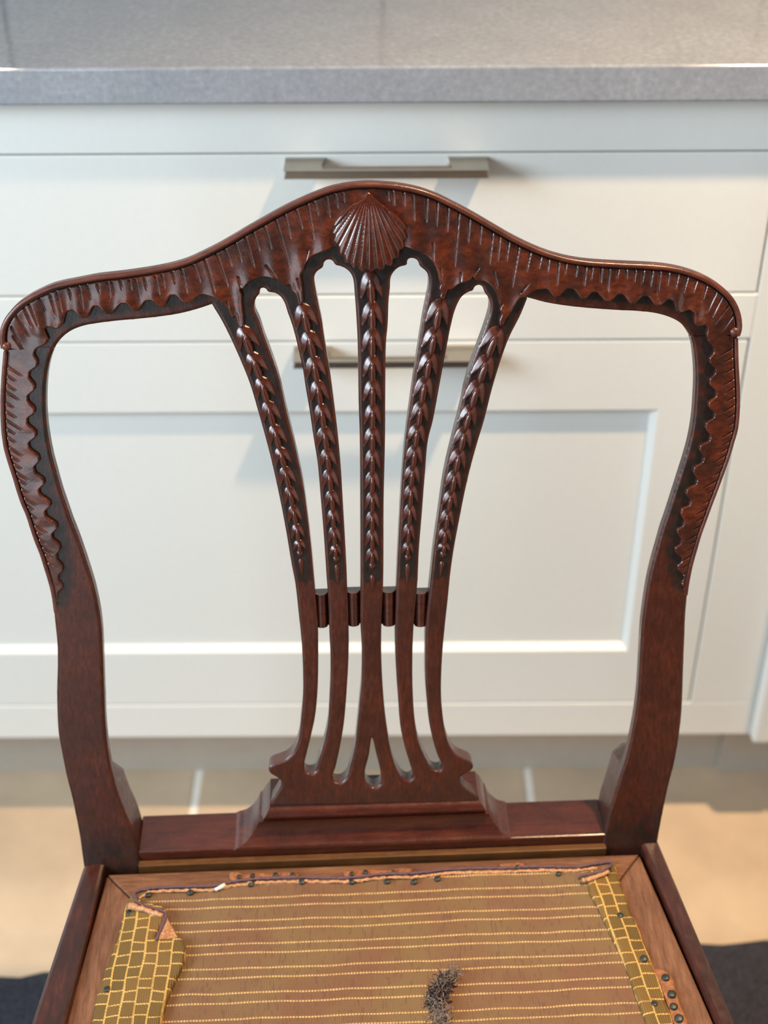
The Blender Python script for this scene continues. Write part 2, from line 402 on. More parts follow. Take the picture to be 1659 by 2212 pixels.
def pz(P, z):   # photo pixels -> (x, y) on a level plane of the chair
    o, d = rays(P); t = (z - o[2]) / d[:, 2]
    return (o + d * t[:, None])[:, :2]
def back3(U, h): return O_BACK + U[:, :1] * RX + U[:, 1:2] * RW + np.asarray(h).reshape(-1, 1) * RN
def smooth(P, step=0.0012, closed=False):
    """centripetal-ish Catmull-Rom through points, evenly resampled"""
    P = np.asarray(P, float); n = len(P)
    Q = np.vstack([P[-1:], P, P[:2]]) if closed else np.vstack([2 * P[:1] - P[1:2], P, 2 * P[-1:] - P[-2:-1]])
    out = []; m = n if closed else n - 1
    for i in range(m):
        p0, p1, p2, p3 = Q[i:i + 4]; L = np.linalg.norm(p2 - p1); k = max(2, int(L / step))
        l01 = max(1e-9, np.linalg.norm(p1 - p0)); l23 = max(1e-9, np.linalg.norm(p3 - p2)); L = max(L, 1e-9)
        m1 = 0.5 * ((p2 - p1) / L + (p1 - p0) / l01) * L; m2 = 0.5 * ((p3 - p2) / l23 + (p2 - p1) / L) * L
        t = np.arange(k)[:, None] / k
        out.append((2 * t**3 - 3 * t**2 + 1) * p1 + (t**3 - 2 * t**2 + t) * m1 + (-2 * t**3 + 3 * t**2) * p2 + (t**3 - t**2) * m2)
    if not closed: out.append(P[-1:])
    return np.vstack(out)
def sb(P, step=0.0012, closed=False): return smooth(pb(P), step, closed)
def densify(P, step=0.0006, closed=False):
    P = np.asarray(P); Q = np.vstack([P, P[:1]]) if closed else P; out = []
    for a, b in zip(Q[:-1], Q[1:]):
        k = max(1, int(np.linalg.norm(b - a) / step)); t = np.arange(k)[:, None] / k; out.append(a + (b - a) * t)
    if not closed: out.append(Q[-1:])
    return np.vstack(out)
class Dist:
    """distance of points to a set of polylines"""
    def __init__(s, lines, step=0.0005):
        s.pts = np.vstack([densify(l, step) for l in lines]); s.kd = kdtree.KDTree(len(s.pts))
        for i, p in enumerate(s.pts): s.kd.insert((p[0], p[1], 0), i)
        s.kd.balance()
    def __call__(s, U):
        ix = np.array([s.kd.find((p[0], p[1], 0))[1] for p in U]); n = len(s.pts); best = np.full(len(U), 1e9)
        for k in (-1, 0):
            a = s.pts[np.clip(ix + k, 0, n - 2)]; b = s.pts[np.clip(ix + k, 0, n - 2) + 1]; ab = b - a
            L = (ab**2).sum(1); bad = L > (0.002)**2; L = np.maximum(L, 1e-14)
            t = np.clip(((U - a) * ab).sum(1) / L, 0, 1); d = np.linalg.norm(U - a - ab * t[:, None], axis=1); d[bad] = 1e9
            best = np.minimum(best, d)
        return np.minimum(best, np.linalg.norm(U - s.pts[ix], axis=1))
def inside(xs, ys, loops):
    M = np.zeros((len(ys), len(xs)), bool)
    for lp in loops:
        A = lp; B = np.roll(lp, -1, 0)
        for j, y in enumerate(ys):
            c = (A[:, 1] > y) != (B[:, 1] > y)
            if not c.any(): continue
            xx = np.sort(A[c, 0] + (y - A[c, 1]) * (B[c, 0] - A[c, 0]) / (B[c, 1] - A[c, 1]))
            M[j] ^= (np.searchsorted(xx, xs) % 2).astype(bool)
    return M
def msq(loops, res):
    """marching squares fill of an outline with holes -> points, faces, boundary edges"""
    allp = np.vstack(loops); lo = allp.min(0) - res * 1.37; hi = allp.max(0) + res * 1.61
    xs = np.arange(lo[0], hi[0], res); ys = np.arange(lo[1], hi[1], res); M = inside(xs, ys, loops)
    ny, nx = M.shape; near = np.zeros_like(M)
    hx = M[:, 1:] != M[:, :-1]; vy = M[1:] != M[:-1]
    near[:, 1:] |= hx; near[:, :-1] |= hx; near[1:] |= vy; near[:-1] |= vy
    X, Y = np.meshgrid(xs, ys); D = np.full(M.shape, 1.0)
    D[near] = np.clip(Dist([np.vstack([l, l[:1]]) for l in loops])(np.stack([X[near], Y[near]], 1)), res * .04, None)
    pts = []; nid = -np.ones(M.shape, int); k = int(M.sum()); nid[M] = np.arange(k); pts.append(np.stack([X[M], Y[M]], 1))
    hid = -np.ones(hx.shape, int); n = int(hx.sum()); hid[hx] = k + np.arange(n); k += n
    ta = D[:, :-1][hx] / (D[:, :-1][hx] + D[:, 1:][hx]); pts.append(np.stack([X[:, :-1][hx] + ta * res, Y[:, :-1][hx]], 1))
    vid = -np.ones(vy.shape, int); n = int(vy.sum()); vid[vy] = k + np.arange(n); k += n
    ta = D[:-1][vy] / (D[:-1][vy] + D[1:][vy]); pts.append(np.stack([X[:-1][vy], Y[:-1][vy] + ta * res], 1))
    case = M[:-1, :-1] * 1 + M[:-1, 1:] * 2 + M[1:, 1:] * 4 + M[1:, :-1] * 8
    tok = [nid[:-1, :-1], nid[:-1, 1:], nid[1:, 1:], nid[1:, :-1], hid[:-1], vid[:, 1:], hid[1:], vid[:, :-1]]  # 4 bottom 5 right 6 top 7 left
    T = {1: [(0, 4, 7)], 2: [(4, 1, 5)], 3: [(0, 1, 5, 7)], 4: [(5, 2, 6)], 5: [(0, 4, 7), (5, 2, 6)], 6: [(4, 1, 2, 6)], 7: [(0, 1, 2, 6, 7)],
         8: [(7, 6, 3)], 9: [(0, 4, 6, 3)], 10: [(4, 1, 5), (7, 6, 3)], 11: [(0, 1, 5, 6, 3)], 12: [(7, 5, 2, 3)], 13: [(0, 4, 5, 2, 3)], 14: [(4, 1, 2, 3, 7)], 15: [(0, 1, 2, 3)]}
    F, E = [], []
    for c, polys in T.items():
        m = case == c
        if not m.any(): continue
        for pl in polys:
            F += np.stack([tok[i][m] for i in pl], 1).tolist()
            for a, b in zip(pl, pl[1:] + pl[:1]):
                if a >= 4 and b >= 4: E.append(np.stack([tok[a][m], tok[b][m]], 1))
    return np.vstack(pts), F, np.vstack(E)
def relief(name, loops, res, hfun, bottom, map3, mat, parent, attrs=None, backface=True):
    U, F, E = msq(loops, res); h = hfun(U); n = len(U)
    V = [map3(U, h)]; src = [np.arange(n)]; faces = F
    bt = bottom(U) if callable(bottom) else np.full(n, bottom)
    ub, inv = np.unique(E, return_inverse=True); inv = inv.reshape(E.shape); k = len(ub)
    V.append(map3(U[ub], h[ub])); V.append(map3(U[ub], bt[ub])); src += [ub, ub]
    a, b = inv[:, 0] + n, inv[:, 1] + n
    faces = faces + np.stack([b, a, a + k, b + k], 1).tolist()
    if backface:
        o2 = n + 2 * k; V.append(map3(U, bt)); src.append(np.arange(n)); faces = faces + [[i + o2 for i in f[::-1]] for f in F]
    V = np.vstack(V); src = np.concatenate(src)
    me = bpy.data.meshes.new(name); me.from_pydata(V.tolist(), [], faces); me.update()
    me.polygons.foreach_set('use_smooth', np.ones(len(me.polygons), bool))
    for kk, fn in (attrs or {}).items():
        at = me.attributes.new(kk, 'FLOAT', 'POINT'); at.data.foreach_set('value', fn(U)[src].astype(np.float32))
    return link(name, me, mat, parent)
def fillet(d, r):
    d = np.clip(d, 0, r); return r - np.sqrt(np.maximum(r * r - (r - d)**2, 0))
def sstep(x, a, b):
    t = np.clip((x - a) / (b - a), 0, 1); return t * t * (3 - 2 * t)
def offset(P, d):
    t = np.gradient(P, axis=0); t /= np.linalg.norm(t, axis=1)[:, None]; return P + np.stack([t[:, 1], -t[:, 0]], 1) * d
def vnoise(U, s, seed=0):
    r = np.random.RandomState(seed); ph = r.rand(6) * 6.28; an = r.rand(6) * 6.28; out = 0
    for i in range(6): out = out + np.sin((U[:, 0] * math.cos(an[i]) + U[:, 1] * math.sin(an[i])) * s * (0.6 + .25 * i) + ph[i])
    return out / 6

# --- outlines traced on the plane of the chair back -----------------------------------
OUT_L = [(184, 1892), (180, 1866), (176, 1837), (171, 1802), (163, 1761), (155, 1723), (144, 1680), (133, 1625), (126, 1585), (123, 1530), (122.6, 1490), (124, 1436), (123, 1390),
         (119.5, 1354), (116, 1320), (111, 1284), (104, 1255), (95, 1225), (86, 1196), (74.6, 1167), (65.6, 1140), (56.5, 1112), (45, 1085), (36, 1058), (28, 1031),
         (17, 997), (9, 968), (4, 934), (2, 900), (1.5, 858), (3, 826), (5, 795), (7, 772), (8, 758)]
CREST = [(3, 750), (1, 737), (1, 717), (4.7, 701), (12.5, 685), (23.5, 670), (39, 654), (63, 637), (88, 624), (117, 612), (172, 600), (215, 592), (260, 587), (310, 580),
         (350, 573), (380, 566), (410, 556), (440, 542), (470, 527), (500, 510), (530, 492), (560, 475), (590, 458), (620, 442), (650, 428), (680, 415), (710, 404), (740, 397),
         (770, 393), (800, 391.5), (830, 393), (860, 396), (905, 405), (945, 419), (985, 438.5), (1025, 460), (1065, 483.5), (1105, 506.5), (1145, 526.5), (1185, 542.5),
         (1225, 553.5), (1265, 560), (1310, 563.5), (1360, 566), (1410, 568.5), (1450, 573), (1490, 582.5), (1525, 596.5), (1555, 615), (1580, 639), (1594.5, 665), (1601, 695), (1599.5, 715), (1596, 724)]
OUT_R = [(1593.5, 729), (1594.5, 780), (1597, 830), (1597.5, 880), (1593, 927), (1584.7, 956.5), (1576.8, 983.6), (1564, 1020), (1550.8, 1056), (1537, 1092), (1524.8, 1126),
         (1514.6, 1155), (1505.6, 1187), (1497.7, 1216), (1491, 1248), (1486, 1280), (1483, 1307), (1480.7, 1340), (1479.6, 1374), (1478, 1410), (1476.5, 1450), (1475, 1500),
         (1472, 1550), (1466, 1600), (1457, 1650), (1445, 1697), (1434.6, 1745), (1424, 1800), (1419, 1830), (1415, 1856)]
IN_L = [(457.7, 657.7), (430, 667), (390, 677.5), (350, 684), (300, 689.5), (250, 694), (210, 699), (180, 704.5), (155, 714), (135, 728.5), (120, 747.5), (110, 770), (102.6, 800),
        (98.5, 840), (98, 880), (100.5, 918), (105, 950), (112, 986), (121, 1020), (133, 1063), (143, 1092), (154, 1124), (168, 1160), (182, 1200), (194, 1237), (204, 1271),
        (211, 1302), (216, 1330), (219.5, 1363), (221.5, 1400), (223.5, 1462), (225.5, 1517), (227, 1557), (232, 1612), (240, 1660), (254, 1712), (270, 1755), (286, 1792), (297, 1829), (303, 1867), (307, 1893)]
IN_R = [(1140, 643.3), (1180, 654), (1230, 662), (1280, 667), (1330, 670.5), (1380, 673), (1415, 677), (1445, 685), (1470, 698), (1485, 715), (1495, 735), (1501, 770), (1503.5, 815),
        (1502, 860), (1498.5, 905), (1490, 954), (1478, 997), (1466, 1035), (1453.5, 1074), (1442, 1110), (1431, 1142), (1421.5, 1175), (1410, 1216), (1402, 1250), (1396.5, 1280),
        (1391, 1318), (1387, 1352), (1384, 1400), (1381.5, 1450), (1378, 1500), (1371.5, 1550), (1362, 1600), (1352.5, 1640), (1339, 1680), (1325.5, 1725), (1313, 1765), (1306, 1800), (1302, 1830), (1299, 1856)]
JOINT = [(457.7, 657.7), (482, 640), (520, 603), (570, 590), (640, 562), (700, 546), (800, 541), (890, 543), (960, 562), (1035, 590), (1090, 608), (1140, 643.3)]
outl, crest, outr = sb(OUT_L), sb(CREST), sb(OUT_R)
inl, inr, joint = sb(IN_L), sb(IN_R), sb(JOINT)
yl = pb([(8, 757)])[0, 1]; yr = pb([(1594, 727)])[0, 1]
def cut(P, y, above): return P[P[:, 1] > y] if above else P[P[:, 1] <= y]
crest_loop = np.vstack([crest, cut(inr, yr, True)[::-1], joint[::-1][1:-1], cut(inl, yl, True)])
OV = np.array([0, .0020])
stl_loop = np.vstack([outl, outl[-1:] + OV, cut(inl, yl, False)[:1] + OV, cut(inl, yl, False)])
str_loop = np.vstack([outr[:1] + OV, outr, cut(inr, yr, False)[::-1], cut(inr, yr, False)[:1] + OV])
frame_edges = Dist([outl, crest, outr, inl, inr])
# splat ribs: outside edges and the pierced openings
R1 = [(457.7, 657.7), (480, 695), (500, 735), (520, 780), (540, 830), (555, 880), (570, 933), (585, 990), (597.6, 1045), (610, 1105), (620, 1160), (630, 1220), (637.6, 1260), (645, 1325),
      (651.6, 1390), (654.6, 1460), (654, 1515), (650.5, 1552), (645, 1597), (634, 1625), (619, 1640), (602, 1647), (587, 1653), (580.5, 1660), (583, 1670), (593, 1677), (605, 1685), (608, 1693), (600, 1710), (586, 1732), (584, 1738)]
R5 = [(1140, 643.3), (1125, 680), (1100, 730), (1080, 785), (1062, 845), (1047, 905), (1032, 955), (1018, 1005), (1005, 1060), (993, 1120), (980, 1190), (973, 1240), (968, 1290), (960, 1365),
      (955, 1425), (953, 1500), (956.5, 1546), (963.8, 1590), (973, 1614), (986, 1631), (1004, 1640), (1017, 1647), (1022.5, 1656), (1018, 1665), (1006, 1672), (994, 1680), (993, 1688), (1004, 1702), (1032, 1724), (1034, 1730)]
HA = [(561, 634), (560.5, 627.5), (563.5, 623.5), (569, 622), (575, 624.5), (578.5, 630.4), (583, 632), (592.4, 633), (604, 639), (614.6, 654.5), (621, 674), (630, 699), (638.7, 730), (646, 762), (654, 797),
      (660, 836), (667.6, 880), (678, 950), (686, 1000), (692.7, 1075), (699, 1150), (705, 1240), (711, 1330), (712, 1340), (686, 1340), (685, 1330), (678, 1250), (672.6, 1190), (664, 1115), (655, 1050), (645, 1000), (633, 948), (616.5, 880), (602, 817), (584.7, 764.5), (571, 728), (559.6, 693), (551, 674), (549.4, 660), (551, 649), (557, 638.5)]
HB = [(698, 577), (698.8, 571), (700, 566.5), (706.5, 561.7), (716, 562), (721, 566.5), (723.5, 572), (730.7, 574.4), (740, 577), (752, 584.5), (760.6, 596), (764.4, 611.5), (766.5, 637), (769, 669), (771, 700), (773, 740), (775.5, 880), (777.7, 950),
      (778.7, 1100), (779, 1260), (779.5, 1340), (752, 1340), (750, 1265), (748.7, 1230), (745, 1160), (740, 1075), (736, 1010), (731.5, 960), (725.4, 905), (713, 810), (699, 722), (696, 700), (688, 660), (681.5, 627), (678.6, 607.6), (679, 598), (683.4, 588), (692, 581.5)]
HC = [(875.5, 574), (879.5, 571), (879, 565), (883, 559.4), (890.8, 558), (898.5, 560), (904, 566), (906, 573), (910, 577.7), (919.7, 585.4), (925.5, 596), (927, 608), (926, 627), (921.5, 650), (914, 688), (897.5, 795), (885, 880), (875, 960), (869.5, 1025), (864, 1115), (858.5, 1225), (856.5, 1340),
      (825.5, 1340), (827.8, 1260), (829, 1075), (831.8, 950), (832.5, 830), (834, 740), (837.7, 700), (839.6, 650), (842.5, 621), (843.5, 602), (846.4, 594), (854, 583.5), (865.7, 576)]
HD = [(1015, 630), (1022, 628), (1025, 620), (1035, 616), (1044, 621), (1046, 630), (1054, 641), (1059, 654), (1059, 670), (1051, 700), (1037, 740), (1022, 780), (1008, 825), (996, 880), (980, 944), (961, 1025), (947.5, 1115), (937, 1190), (930, 1255), (922, 1340),
      (896, 1340), (901.8, 1260), (905, 1190), (911, 1115), (918, 1025), (925, 950), (935, 910), (950, 830), (965, 750), (975, 700), (985, 665), (998, 641)]
G1 = [(686.6, 1352), (711, 1352), (714, 1425), (713.6, 1475), (711, 1530), (708, 1569), (697, 1618), (687, 1648), (682, 1668), (669, 1673), (658, 1668), (657.5, 1650), (662, 1630), (671, 1593), (680, 1552), (685.5, 1500), (687.6, 1425)]
G2 = [(753, 1350), (778.7, 1350), (781.7, 1400), (781, 1475), (777, 1520), (773, 1560), (766, 1618), (757, 1655), (749, 1680), (736, 1692), (722, 1691), (718, 1681), (724.7, 1658), (734, 1616), (743, 1562), (748.5, 1500), (753.5, 1400)]
G3 = [(824, 1350), (853.7, 1350), (854, 1400), (857.7, 1475), (861, 1520), (865, 1570), (876, 1620), (887, 1656), (892.5, 1680), (883, 1688), (872, 1684), (858, 1664), (850, 1644), (841, 1607), (833.5, 1558), (828, 1500), (824, 1425)]
G4 = [(893.7, 1352), (920, 1352), (918.7, 1415), (919.5, 1475), (922.5, 1515), (927, 1560), (936, 1602), (946, 1634), (955, 1655), (950, 1666), (936, 1665), (924, 1648), (917, 1634), (904, 1602), (896.5, 1560), (892, 1500), (891, 1425)]
G5 = [(803.6, 1594), (813, 1630), (822, 1668), (823, 1693), (815, 1701), (806, 1703), (796, 1697), (788, 1684), (788, 1668), (796.5, 1634)]
def merge(H, G):
    k = max(i for i, p in enumerate(H) if p[1] == 1340) - 1
    return H[:k] + G[1:] + G[:1] + H[k + 2:]
holes = [sb(h, 0.001, True) for h in (merge(HA, G1), merge(HB, G2), merge(HC, G3), merge(HD, G4), G5)]
r1, r5 = sb(R1), sb(R5)
splat_loop = np.vstack([r1[::-1], joint[1:-1], r5])
splat_edges = Dist([r1, r5] + [np.vstack([h, h[:1]]) for h in holes])
y_dark = pb([(800, 1255)])[0, 1]; y_end = pb([(125, 1312)])[0, 1]; yr_end = pb([(1480, 1275)])[0, 1]

# --- scalloped lower edge of the carved leaf border ---------------------------------
SC_L = [(126.6, 1314), (123, 1298), (126.6, 1282), (136.8, 1266), (128.4, 1246), (137.5, 1226), (125, 1200.7), (131, 1180), (114.9, 1155.5), (124.4, 1135), (99.5, 1105.7), (110, 1087.7), (86.4, 1058), (97, 1040),
        (76.4, 1011), (86, 990), (64.4, 959), (79, 937), (61, 907), (76, 886), (62, 858), (76, 836), (65, 807.6), (82, 784), (76, 759)]
SC_CL1 = [(76, 759), (104.4, 734), (100, 708), (129, 704), (152, 670), (186.5, 684), (208.5, 659.5), (236.7, 676), (270, 653.5), (295, 669.7), (322.7, 647.5), (352.7, 660), (374, 636.5), (402.7, 651.5), (442.8, 635.5)]
SC_CL2 = [(442.8, 635.5), (470, 643), (492, 665), (504, 686), (508, 681), (514, 700), (519, 706), (525, 704), (527, 690), (523, 655), (523, 635), (519, 622), (526, 622), (531, 616), (545, 604.5), (560, 599), (575, 597.5), (590, 600), (605, 606),
         (620, 617), (625, 613), (631, 628), (638, 634), (642, 648), (648, 657), (654, 654), (655, 640), (652, 610), (650, 593), (654.5, 585), (660, 570), (672, 555), (690, 545), (710, 537), (724, 531)]
SC_CR1 = [(872, 532), (900, 540), (918, 550), (935, 566), (944, 585), (948, 605), (951, 612), (948, 622), (952, 630), (950, 640), (957, 645), (963, 634), (968, 624), (972, 625), (995, 610), (1015, 603), (1022, 597), (1025, 603), (1045, 606), (1063, 619), (1074, 640), (1079, 658), (1085, 654), (1079, 668), (1083, 676), (1078, 690), (1079, 701), (1085, 701), (1091, 690), (1103, 674), (1114, 654), (1123, 642),
         (1131, 640), (1150, 628), (1175, 623)]
SC_CR2 = [(1175, 623), (1200, 638), (1230, 623), (1260, 643), (1281, 630), (1312, 648), (1338, 635), (1365, 653), (1391, 639), (1420, 657), (1448, 647), (1463, 672), (1492, 671), (1503, 701), (1524, 704), (1527, 729)]
SC_R = [(1527, 729), (1540, 755), (1531, 777), (1543, 800), (1531, 822), (1545, 850), (1529, 872), (1541, 895), (1523, 917), (1531.6, 945), (1510, 965.5), (1517, 990), (1496.5, 1013), (1503, 1038), (1481, 1060), (1489, 1085), (1470.6, 1101), (1474.4, 1130.5),
        (1461.5, 1144), (1469.4, 1169), (1457, 1185), (1471.7, 1210), (1463, 1223), (1476, 1250), (1471.7, 1259), (1480.7, 1276)]
def scallop(P):
    """rounded lobes: linear along the edge, eased across it"""
    P = pb(P); out = []
    for i in range(len(P) - 1):
        a, b = P[i], P[i + 1]; e = P[min(i + 2, len(P) - 1)] - P[max(i - 1, 0)]; e /= np.linalg.norm(e); n = np.array([-e[1], e[0]])
        t = np.linspace(0, 1, 12)[:-1 if i < len(P) - 2 else None]; s_ = sstep(t, .14, .86)
        out.append(a + np.outer(t, e) * ((b - a) @ e) + np.outer(s_, n) * ((b - a) @ n))
    return np.vstack(out)
scl, scr = scallop(SC_L), scallop(SC_R); sccl = np.vstack([scallop(SC_CL1), sb(SC_CL2, 0.0007)[1:]]); sccr = np.vstack([sb(SC_CR1, 0.0007), scallop(SC_CR2)[1:]])
BEAD = 0.0041
crest_in = offset(crest, BEAD)
under_shell = pb([(724, 531), (760, 505), (800, 490), (840, 505), (872, 532)])[1:-1]
border_loop = np.vstack([crest_in, sccr[::-1], under_shell[::-1], sccl[::-1]])
LIP = 0.0034
outl_in = offset(outl, LIP); outr_in = offset(outr, LIP)
yl_t = pb([(125, 1314)])[0, 1]; yr_t = pb([(1481, 1276)])[0, 1]
bl_loop = np.vstack([outl_in[outl_in[:, 1] > yl_t], outl_in[-1:] + OV, scl[-1:] + OV, scl[::-1]])
br_loop = np.vstack([scr[:1] + OV, outr_in[:1] + OV, outr_in[outr_in[:, 1] > yr_t], scr[::-1]])

# --- grooves cut into the leaf border ------------------------------------------------
def z1(L): return [((a / 2, 380 + b / 2), (c / 2, 380 + d / 2)) for a, b, c, d in L]
def z2(L): return [((830 + a / 2, 380 + b / 2), (830 + c / 2, 380 + d / 2)) for a, b, c, d in L]
GRV = z1([(1445, 80, 1458, 135), (1478, 74, 1487, 110), (1408, 92, 1425, 180), (1355, 108, 1373, 165), (1327, 118, 1355, 270), (1277, 140, 1305, 225), (1228, 160, 1255, 268), (1190, 185, 1250, 390), (1140, 210, 1172, 312), (1092, 238, 1120, 320),
          (1058, 260, 1100, 395), (1015, 285, 1043, 368), (970, 310, 1000, 385), (934, 332, 985, 475), (884, 358, 930, 500), (835, 382, 865, 455), (784, 398, 808, 500), (745, 410, 760, 462), (699, 424, 712, 480), (670, 430, 690, 510), (624, 440, 637, 490),
          (585, 445, 605, 520), (560, 448, 570, 490), (522, 452, 530, 490), (485, 457, 498, 510), (466, 460, 478, 520), (422, 465, 433, 500), (378, 470, 395, 530), (343, 476, 362, 570), (300, 485, 312, 535), (246, 497, 270, 585), (217, 508, 245, 600),
          (172, 524, 200, 580), (126, 548, 168, 645), (103, 560, 142, 650), (70, 598, 130, 690), (52, 650, 100, 740), (60, 690, 140, 800), (1150, 385, 1200, 440), (1030, 435, 1045, 490), (1330, 320, 1318, 380), (980, 540, 990, 575), (1285, 440, 1300, 490)])
GRV += z2([(11, 70, 18, 108), (35, 64, 42, 128), (82, 68, 86, 130), (121, 84, 128, 195), (182, 92, 180, 200), (228, 110, 224, 215), (274, 130, 270, 240), (321, 150, 302, 390), (367, 172, 360, 290), (417, 198, 410, 295), (468, 230, 452, 380), (498, 245, 488, 365),
           (538, 266, 525, 370), (581, 292, 550, 480), (631, 316, 612, 415), (676, 338, 665, 400), (709, 350, 703, 412), (751, 366, 743, 470), (783, 374, 778, 425), (829, 382, 824, 435), (869, 386, 860, 475), (896, 393, 890, 448), (936, 396, 932, 460),
           (969, 396, 962, 500), (1009, 399, 1002, 440), (1043, 402, 1044, 440), (1081, 404, 1076, 460), (1118, 404, 1110, 465), (1156, 406, 1145, 475), (1189, 412, 1178, 510), (1226, 416, 1220, 470), (1266, 424, 1253, 490), (1307, 434, 1285, 515),
           (1347, 446, 1330, 500), (1390, 470, 1370, 540), (1430, 500, 1390, 590), (1455, 520, 1410, 610), (1485, 555, 1420, 640), (1510, 590, 1455, 670), (208, 290, 212, 380), (240, 395, 250, 440), (405, 395, 375, 440), (470, 410, 490, 480), (590, 500, 625, 460), (330, 415, 328, 460)])
grv = [(pb([a])[0], pb([b])[0]) for a, b in GRV]
def stile_grooves(line, y0, y1, side, seed):
    rnd = random.Random(seed); out = []; L = line[(line[:, 1] < y0) & (line[:, 1] > y1)]; L = L[np.argsort(-L[:, 1])]; acc = 0; nxt = 0.004; k = 0
    for a, b in zip(L[:-1], L[1:]):
        acc += np.linalg.norm(b - a)
        if acc > nxt:
            ln = (0.0125 if k % 3 == 0 else 0.0075) * rnd.uniform(.85, 1.2) * (0.65 + 0.35 * (b[1] - y1) / (y0 - y1))
            dirv = np.array([side * 0.80, -0.60]) if side > 0 else np.array([-0.86, -0.50])
            out.append((b, b + dirv * ln)); nxt = acc + 0.0056 * rnd.uniform(.85, 1.15); k += 1
    return out
grl = stile_grooves(outl_in, yl - .004, yl_t + .03, 1, 3); grr = stile_grooves(outr_in, yr - .001, yr_t + .004, -1, 5)
def cutgroove(U, G, wd_, dp):
    c = np.zeros(len(U))
    for a, b in G:
        lo = np.minimum(a, b) - .002; hi = np.maximum(a, b) + .002
        m = (U > lo).all(1) & (U < hi).all(1)
        if not m.any(): continue
        ab = b - a; t = np.clip(((U[m] - a) @ ab) / (ab @ ab), 0, 1); d = np.linalg.norm(U[m] - a - t[:, None] * ab, axis=1)
        taper = np.sqrt(np.clip(1.02 - t, 0, 1))
        c[m] = np.maximum(c[m], dp * taper * np.clip(1 - d / (wd_ * (0.45 + .55 * taper)), 0, 1))
    return c

# --- build: crest rail, stiles, splat --------------------------------------------------
crest_d = Dist([crest])
def crest_bottom(U): return -np.minimum(.0045 + crest_d(U) * .9, .0085 + np.minimum(frame_edges(U) * 1.2, .0115))
crest_o = relief('crest_rail', [crest_loop], 0.0011, lambda U: -fillet(frame_edges(U), .0014), crest_bottom, back3, M_BACK, chair,
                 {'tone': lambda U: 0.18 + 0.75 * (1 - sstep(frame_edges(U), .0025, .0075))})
inner_d = Dist([inl, inr])
def stile_bottom(U): return -0.0085 - np.minimum(frame_edges(U) * 1.2, .0115) - 0.024 * sstep(-U[:, 1], -pb([(270, 1702)])[0, 1], -pb([(270, 1712)])[0, 1])
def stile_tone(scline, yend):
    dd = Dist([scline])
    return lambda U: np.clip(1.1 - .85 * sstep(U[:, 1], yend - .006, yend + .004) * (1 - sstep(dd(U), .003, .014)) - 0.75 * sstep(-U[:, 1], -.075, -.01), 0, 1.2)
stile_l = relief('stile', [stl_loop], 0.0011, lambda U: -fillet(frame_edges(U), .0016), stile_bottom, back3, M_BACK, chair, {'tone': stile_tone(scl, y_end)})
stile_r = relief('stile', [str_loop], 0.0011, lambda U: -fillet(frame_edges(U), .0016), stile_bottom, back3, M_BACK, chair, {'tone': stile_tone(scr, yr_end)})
splat = relief('splat', [splat_loop] + holes, 0.0011, lambda U: -fillet(splat_edges(U), .0011), -0.013, back3, M_BACK, chair,
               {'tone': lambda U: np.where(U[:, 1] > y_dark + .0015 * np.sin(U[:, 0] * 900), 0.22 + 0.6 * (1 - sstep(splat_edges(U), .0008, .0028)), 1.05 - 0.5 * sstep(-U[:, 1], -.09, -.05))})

scd = Dist([sccl, sccr]); bd = Dist([crest_in, sccl, sccr])
def h_border(U):
    d = bd(U); ds = scd(U); arc = np.arctan2(U[:, 1] - .36, U[:, 0])
    ruff = np.sin(U[:, 0] * 2 * math.pi / 0.0165 + 2.2 * np.sin(U[:, 0] * 31)) * np.exp(-ds / .011) * .0006
    dish = 0.0011 * np.exp(-ds / .006)
    hc = 0.0027 + ruff + dish + .00025 * vnoise(U, 260, 2) - fillet(d, .0011)
    hs = 0.0022 + .0008 * np.exp(-ds / .008) + .0002 * vnoise(U, 300, 4) - fillet(d, .0008)
    yj = np.where(U[:, 0] < 0, yl, yr); b_ = sstep(U[:, 1], yj, yj + .014)
    return hs + (hc - hs) * b_ - cutgroove(U, grv, .00078, .0017)
b_c = relief('carved_leaf_border', [border_loop], 0.00048, h_border, -0.0006, back3, M_CARVE, crest_o, None, False)
def h_stile(edge, scline, G, yend):
    dd = Dist([edge, scline]); ds = Dist([scline])
    def f(U):
        e = ds(U); ruff = np.exp(-e / .008) * .0008
        fade = 0.35 + 0.65 * sstep(U[:, 1], yend, yend + .06)
        return (0.0022 + ruff + .0002 * vnoise(U, 300, 4)) * fade - fillet(dd(U), .0008) - cutgroove(U, G, .0008, .0014)
    return f
relief('carved_leaf_border', [bl_loop], 0.00048, h_stile(outl_in, scl, grl, yl_t), -0.0012, back3, M_CARVE, stile_l, None, False)
relief('carved_leaf_border', [br_loop], 0.00048, h_stile(outr_in, scr, grr, yr_t), -0.0012, back3, M_CARVE, stile_r, None, False)
# bead moulding along the crest and the thin lips of the stiles
def strip_relief(name, line, inner, hmax, parent, mat, fade=None, base=-0.0012):
    w = np.linalg.norm(line - inner, axis=1).mean(); lp = np.vstack([line, inner[::-1]]); d0 = Dist([line])
    def f(U):
        t = np.clip(d0(U) / w, 0, 1); h = hmax * (0.55 + 0.45 * np.sqrt(np.clip(1 - (2 * t - 1)**2, 0, 1)))
        return h if fade is None else h * fade(U) 
    return relief(name, [lp], 0.0006, f, base, back3, mat, parent, None, False)
strip_relief('crest_moulding', crest, offset(crest, BEAD * .88), 0.0042, crest_o, M_EDGE)
ol = outl[outl[:, 1] > yl_t - .004]; orr = outr[outr[:, 1] > yr_t - .004]
strip_relief('edge_lip', ol, offset(ol, LIP * .8), 0.0022, stile_l, M_EDGE, lambda U: 0.1 + .9 * sstep(U[:, 1], yl_t - .004, yl_t + .06))
